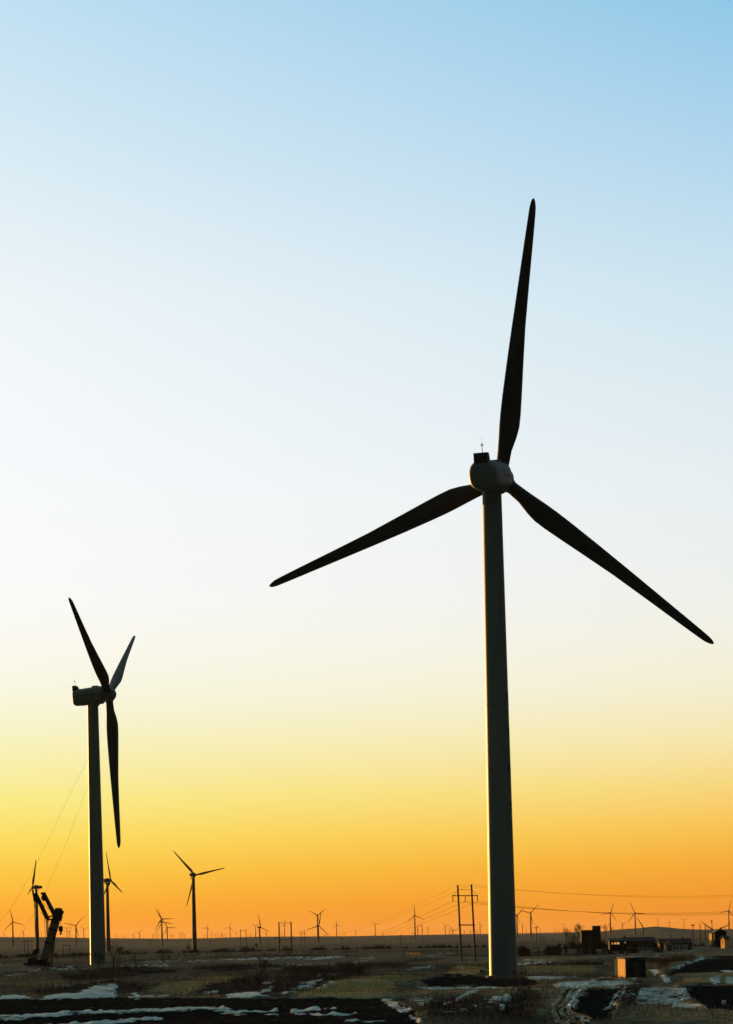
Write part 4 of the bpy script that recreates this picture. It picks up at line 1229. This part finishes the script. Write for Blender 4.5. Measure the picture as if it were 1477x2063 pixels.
# ------------------------------------------------------------------ bare trees
def grow(rng, trunk, twigs, p, d, L, r, depth, spread, up):
    n = 3
    pts, rad = [p], [r]
    for k in range(n):
        d = (d + Vector((rng.uniform(-1, 1), rng.uniform(-1, 1), rng.uniform(-.6, 1) * up)) * .22).normalized()
        p = p + d * (L / n)
        pts.append(p)
        rad.append(r * (1 - .45 * (k + 1) / n))
    (trunk if depth > 2 else twigs).path(pts, rad, 6 if depth > 2 else 4)
    if depth == 0:
        return
    for _ in range(rng.choice((2, 3, 3)) if depth > 1 else 3):
        dd = (d + Vector((rng.uniform(-1, 1), rng.uniform(-1, 1), rng.uniform(-.3, .9) * up)) * spread).normalized()
        t = rng.uniform(.45, 1.0)
        q = pts[1].lerp(pts[-1], t)
        grow(rng, trunk, twigs, q, dd, L * rng.uniform(.55, .82), max(.018, r * .55), depth - 1, spread, up)
def bare_tree(label, p, H, seed, stems=1, depth=4, spread=.62, r=.12, group="bare winter trees", lean=0.0, cat="bare tree", name="bare_tree"):
    rng = random.Random(seed)
    root = thing(name, p, label, cat, group)
    tr, tw = MB(), MB()
    for s in range(stems):
        d = Vector((rng.uniform(-.4, .4) * (stems > 1) + lean, rng.uniform(-.4, .4) * (stems > 1), 1)).normalized()
        grow(rng, tr, tw, Vector((rng.uniform(-.2, .2) * (stems - 1), rng.uniform(-.2, .2) * (stems - 1), -.2)), d, H * .40, r, depth, spread, 1.0)
    tr.build("trunk", M['bark'], root)
    tw.build("crown", M['twig'], root)
    return root
def tree_at(x, foot, **kw):
    return on_ground(x, foot)
bare_tree("many-stemmed bare tree at the foot of the large left tower", on_ground(232, 1955), 5.6, 5, 4, 4, .75, .085)
bare_tree("smaller forked bare tree in front of the large left tower's base", on_ground(209, 1961), 4.4, 14, 2, 4, .7, .07, lean=-.3)
bare_tree("slender bare tree right of the many-stemmed one", on_ground(279, 1966), 4.9, 22, 1, 4, .55, .06)
bare_tree("short bare stump-like sapling left of the slender bare tree", on_ground(268.5, 1968), 2.4, 33, 1, 1, .3, .11)
bare_tree("lone bare sapling by the frozen pool", on_ground(521, 1993), 4.0, 41, 2, 4, .6, .07)
bare_tree("twiggy shrub at the right side of the tallest tower's base", on_ground(1047, 1972), 1.5, 55, 4, 3, .7, .035, cat="bare shrub", name="bare_shrub")
bare_tree("twiggy shrub at the left side of the tallest tower's base", on_ground(972, 1967), 1.3, 56, 4, 3, .6, .03, cat="bare shrub", name="bare_shrub")
VT = [("round-crowned bare tree arching behind the flat-roofed block", 1172, 1902, 815, 8.0, 61, 2, 5, .75, .13), ("bare tree left of the flat-roofed block with upright twigs", 1163, 1901, 800, 6.4, 62, 3, 4, .6, .12),
      ("dense bare tree at the left end of the village", 1146, 1902, 790, 6.0, 63, 5, 4, .55, .12), ("low bare tree between the skyline poles and the village", 1156, 1903, 770, 4.2, 64, 5, 4, .7, .1),
      ("tall slim bare poplar right of the brick tower, nearest to it", 1218, 1899, 800, 6.8, 65, 1, 4, .28, .1), ("tall slim bare poplar right of the brick tower, second from it", 1223, 1899, 806, 7.2, 66, 1, 4, .28, .1),
      ("slim bare poplar right of the brick tower, beside a ridge turbine", 1227.5, 1899, 800, 6.5, 67, 1, 4, .26, .1), ("bare bush in front of the flat-roofed block", 1176, 1913, 700, 3.2, 68, 5, 4, .8, .07)]
for lab, x, foot, Y, H, seed, stems, depth, spread, r in VT:
    p = at(x, foot, Y)
    bare_tree(lab, p, H, seed, stems, depth, spread, r, group="bare trees in the village")
p = at(505 - .2, 1905, 1250)
for lab, x, y, Y, rr in (("dark rounded bush on the plain left of the far double pole", 516.5, 1908.5, 1250, 1.15), ("dark rounded bush at the foot of the leaning pole", 379.5, 1914, 1250, 1.2), ("small dark bush right of the lone mid-distance turbine", 489, 1910.5, 1300, .5)):
    p = at(x, y, Y)
    root = thing("round_bush", p, lab, "bush", "round bushes on the plain")
    rng = random.Random(int(x))
    tw, tr = MB(), MB()
    for _ in range(240):
        d = Vector((rng.gauss(0, 1), rng.gauss(0, 1), rng.gauss(0.25, 1))).normalized()
        c = Vector((0, 0, rr * .95)) + d * rr * rng.uniform(.3, 1.0)
        q = Vector((rng.uniform(-1, 1), rng.uniform(-1, 1), rng.uniform(-1, 1))) * .28
        tw.add([c, c + q, c + Vector((q.y, -q.x, .25))], [(0, 1, 2)])
    tr.path([(0, 0, -.4), (0, 0, rr)], [.12, .06], 6)
    tr.build("trunk", M['bark'], root)
    tw.build("crown", M['twig'], root)

# ------------------------------------------------------------------ dry grass and scrub
def vcol_mat(name, rough=0.95):
    m = bpy.data.materials.new(name)
    m.use_nodes = True
    t = m.node_tree
    b = t.nodes['Principled BSDF']
    b.inputs['Roughness'].default_value = rough
    b.inputs['Specular IOR Level'].default_value = 0.0
    a = t.nodes.new('ShaderNodeAttribute')
    a.attribute_name = 'tint'
    n = t.nodes.new('ShaderNodeTexNoise')
    n.inputs['Scale'].default_value = 1.5
    mx = t.nodes.new('ShaderNodeMix')
    mx.data_type = 'RGBA'
    mx.blend_type = 'MULTIPLY'
    mx.inputs[0].default_value = 0.5
    t.links.new(a.outputs['Color'], mx.inputs[6])
    t.links.new(n.outputs['Fac'], mx.inputs[7])
    t.links.new(mx.outputs[2], b.inputs['Base Color'])
    return m
def blades(name, P, Hh, Wd_, lean, tint, mat):
    """thin three-cornered stalks rooted at P"""
    n = len(P)
    an = RNG.uniform(0, math.pi, n)
    dxv = np.stack([np.cos(an), np.sin(an), np.zeros(n)], -1) * Wd_[:, None] / 2
    ln = RNG.normal(0, 1, (n, 2)) * lean[:, None]
    tip = P + np.stack([ln[:, 0], ln[:, 1], Hh], -1)
    base = P - np.array([0, 0, .04])
    co = np.stack([base - dxv, base + dxv, tip], 1).reshape(-1, 3)
    me = bpy.data.meshes.new(name)
    me.vertices.add(3 * n)
    me.vertices.foreach_set("co", co.ravel())
    me.loops.add(3 * n)
    me.loops.foreach_set("vertex_index", np.arange(3 * n, dtype=np.int32))
    me.polygons.add(n)
    me.polygons.foreach_set("loop_start", np.arange(0, 3 * n, 3, dtype=np.int32))
    me.polygons.foreach_set("loop_total", np.full(n, 3, dtype=np.int32))
    me.update(calc_edges=True)
    cv = np.ones((n, 3, 4), np.float32)
    cv[:, :, :3] = tint[:, None, :]
    a = me.attributes.new("tint", 'FLOAT_COLOR', 'POINT')
    a.data.foreach_set("color", cv.ravel())
    me.materials.append(mat)
    o = bpy.data.objects.new(name, me)
    COL.objects.link(o)
    return tag(o, kind="stuff")
stalk = vcol_mat("dry_stalk")
def field_points(n, y0, y1):
    u = RNG.uniform(0, 1, n)
    Y = np.sqrt(y0 * y0 + u * (y1 * y1 - y0 * y0))
    X = Y * RNG.uniform(-.18, .18, n)
    return X, Y
# grass
X, Y = field_points(420000, 135, 420)
C = cover(X, Y)
clump = vnoise(X / 2.2, Y / 2.6, 41) + .6 * vnoise(X / 9, Y / 11, 42)
keep = (C[:, SNOW] < .30) & (C[:, SOIL] < .35) & (RNG.uniform(0, 1, len(X)) < np.clip(.30 + 1.1 * clump, .03, 1) * (.55 + .5 * C[:, STRAW]))
X, Y, C = X[keep], Y[keep], C[keep]
n = len(X)
P = np.stack([X, Y, ground_z(X, Y)], -1)
hh = RNG.uniform(.14, .48, n) * (1 + .35 * C[:, STRAW])
g = RNG.uniform(.30, 1.5, n)[:, None]
straw_c, dull_c, scrub_c = np.array([.52, .44, .22]), np.array([.26, .23, .15]), np.array([.085, .062, .05])
t = dull_c + (straw_c - dull_c) * np.clip(C[:, STRAW:STRAW + 1], 0, 1)
t = t + (scrub_c - t) * np.clip(C[:, SCRUB:SCRUB + 1], 0, 1)
tag(blades("dry_grass", P, hh, RNG.uniform(.03, .07, n), hh * .35, t * g, stalk), "short dry winter grass covering the fields", "grass")
# scrub
X, Y = field_points(260000, 138, 460)
C = cover(X, Y)
cl = vnoise(X / 1.6, Y / 1.8, 51) + .5 * vnoise(X / 6, Y / 7, 52)
keep = (C[:, SCRUB] > .25) & (C[:, SNOW] < .5) & (RNG.uniform(0, 1, len(X)) < np.clip(.25 + 1.6 * cl, 0, 1))
X, Y = X[keep], Y[keep]
n = len(X)
P = np.stack([X, Y, ground_z(X, Y)], -1)
hh = RNG.uniform(.3, 1.15, n)
t = np.array([.105, .072, .060]) * RNG.uniform(.5, 1.3, n)[:, None]
tag(blades("scrub", P, hh, RNG.uniform(.03, .07, n), hh * .3, t, stalk), "reddish-brown brushwood between the snow patches", "scrub")
# belt of bushes along the far edge of the plain and round the village
def belt(n, pxr, yr, Yr_, hr, seed):
    px = RNG.uniform(*pxr, n)
    f = vnoise(px / 17, px * 0 + seed, seed) + .7 * vnoise(px / 5, px * 0 + 2.0, seed + 1)
    Y = RNG.uniform(*Yr_, n)
    a = (px - CX) / F
    X = a * Y
    z = ground_z(X, Y)
    k = RNG.uniform(0, 1, n) < np.clip(.62 + 1.0 * f, .15, 1)
    return np.stack([X, Y, z], -1)[k], np.clip(.5 + 1.1 * f[k], .15, 1.3)
Ps, Hs_, Ws = [], [], []
for n_, pxr, Yr_, hr, wd, sd_ in ((11000, (190, 980), (1150, 1420), (1.0, 3.0), .30, 71), (3500, (-40, 200), (1000, 1300), (.8, 2.0), .3, 75), (4500, (1040, 1420), (800, 1050), (.4, 1.2), .22, 81),
                                 (6000, (1125, 1215), (730, 830), (1.0, 3.6), .2, 85), (2500, (1228, 1330), (715, 780), (1.2, 3.6), .2, 88), (15000, (1040, 1340), (545, 705), (.5, 2.2), .17, 91), (5000, (1130, 1345), (700, 830), (.8, 2.6), .2, 93), (9000, (-40, 1000), (560, 1100), (.3, .9), .16, 95)):
    P, k = belt(n_, pxr, None, Yr_, hr, sd_)
    Ps.append(P)
    Hs_.append(RNG.uniform(*hr, len(P)) * k)
    Ws.append(RNG.uniform(.5, 1.2, len(P)) * wd)
P, hh, ww = np.concatenate(Ps), np.concatenate(Hs_), np.concatenate(Ws)
t = np.array([.060, .053, .043]) * RNG.uniform(.5, 1.35, len(P))[:, None]
tag(blades("undergrowth", P, hh, ww, hh * .28, t, stalk), "dark bare bushes along the far edge of the plain", "undergrowth")
# weeds at the foot of the shed
n = 420
xx = RNG.uniform(-.5, Wd + .4, n)
yy = np.where(RNG.uniform(0, 1, n) < .5, RNG.uniform(-.5, -.05, n), RNG.uniform(-.4, Dp, n))
xx = np.where(yy > 0, RNG.uniform(-.45, -.06, n), xx)
P = np.array([list(sh(a, b, 0)) for a, b in zip(xx, yy)])
hh = RNG.uniform(.15, .65, n)
tag(blades("shed_weeds", P, hh, RNG.uniform(.02, .05, n), hh * .25, np.array([.10, .085, .06]) * RNG.uniform(.5, 1.3, n)[:, None], stalk), "dry weeds round the foot of the shed", "weeds")

# ------------------------------------------------------------------ air
hz = MB().box((0, 13000, 38), (26000, 28000, 170))
hm = bpy.data.materials.new("thin_haze")
hm.use_nodes = True
hm.node_tree.nodes.clear()
hv = hm.node_tree.nodes.new('ShaderNodeVolumePrincipled')
hv.inputs['Color'].default_value = (0.95, 0.86, 0.72, 1)
hv.inputs['Density'].default_value = 6.5e-6
hv.inputs['Anisotropy'].default_value = 0.3
hmo = hm.node_tree.nodes.new('ShaderNodeOutputMaterial')
hm.node_tree.links.new(hv.outputs[0], hmo.inputs['Volume'])
tag(hz.build("haze", hm), kind="stuff")
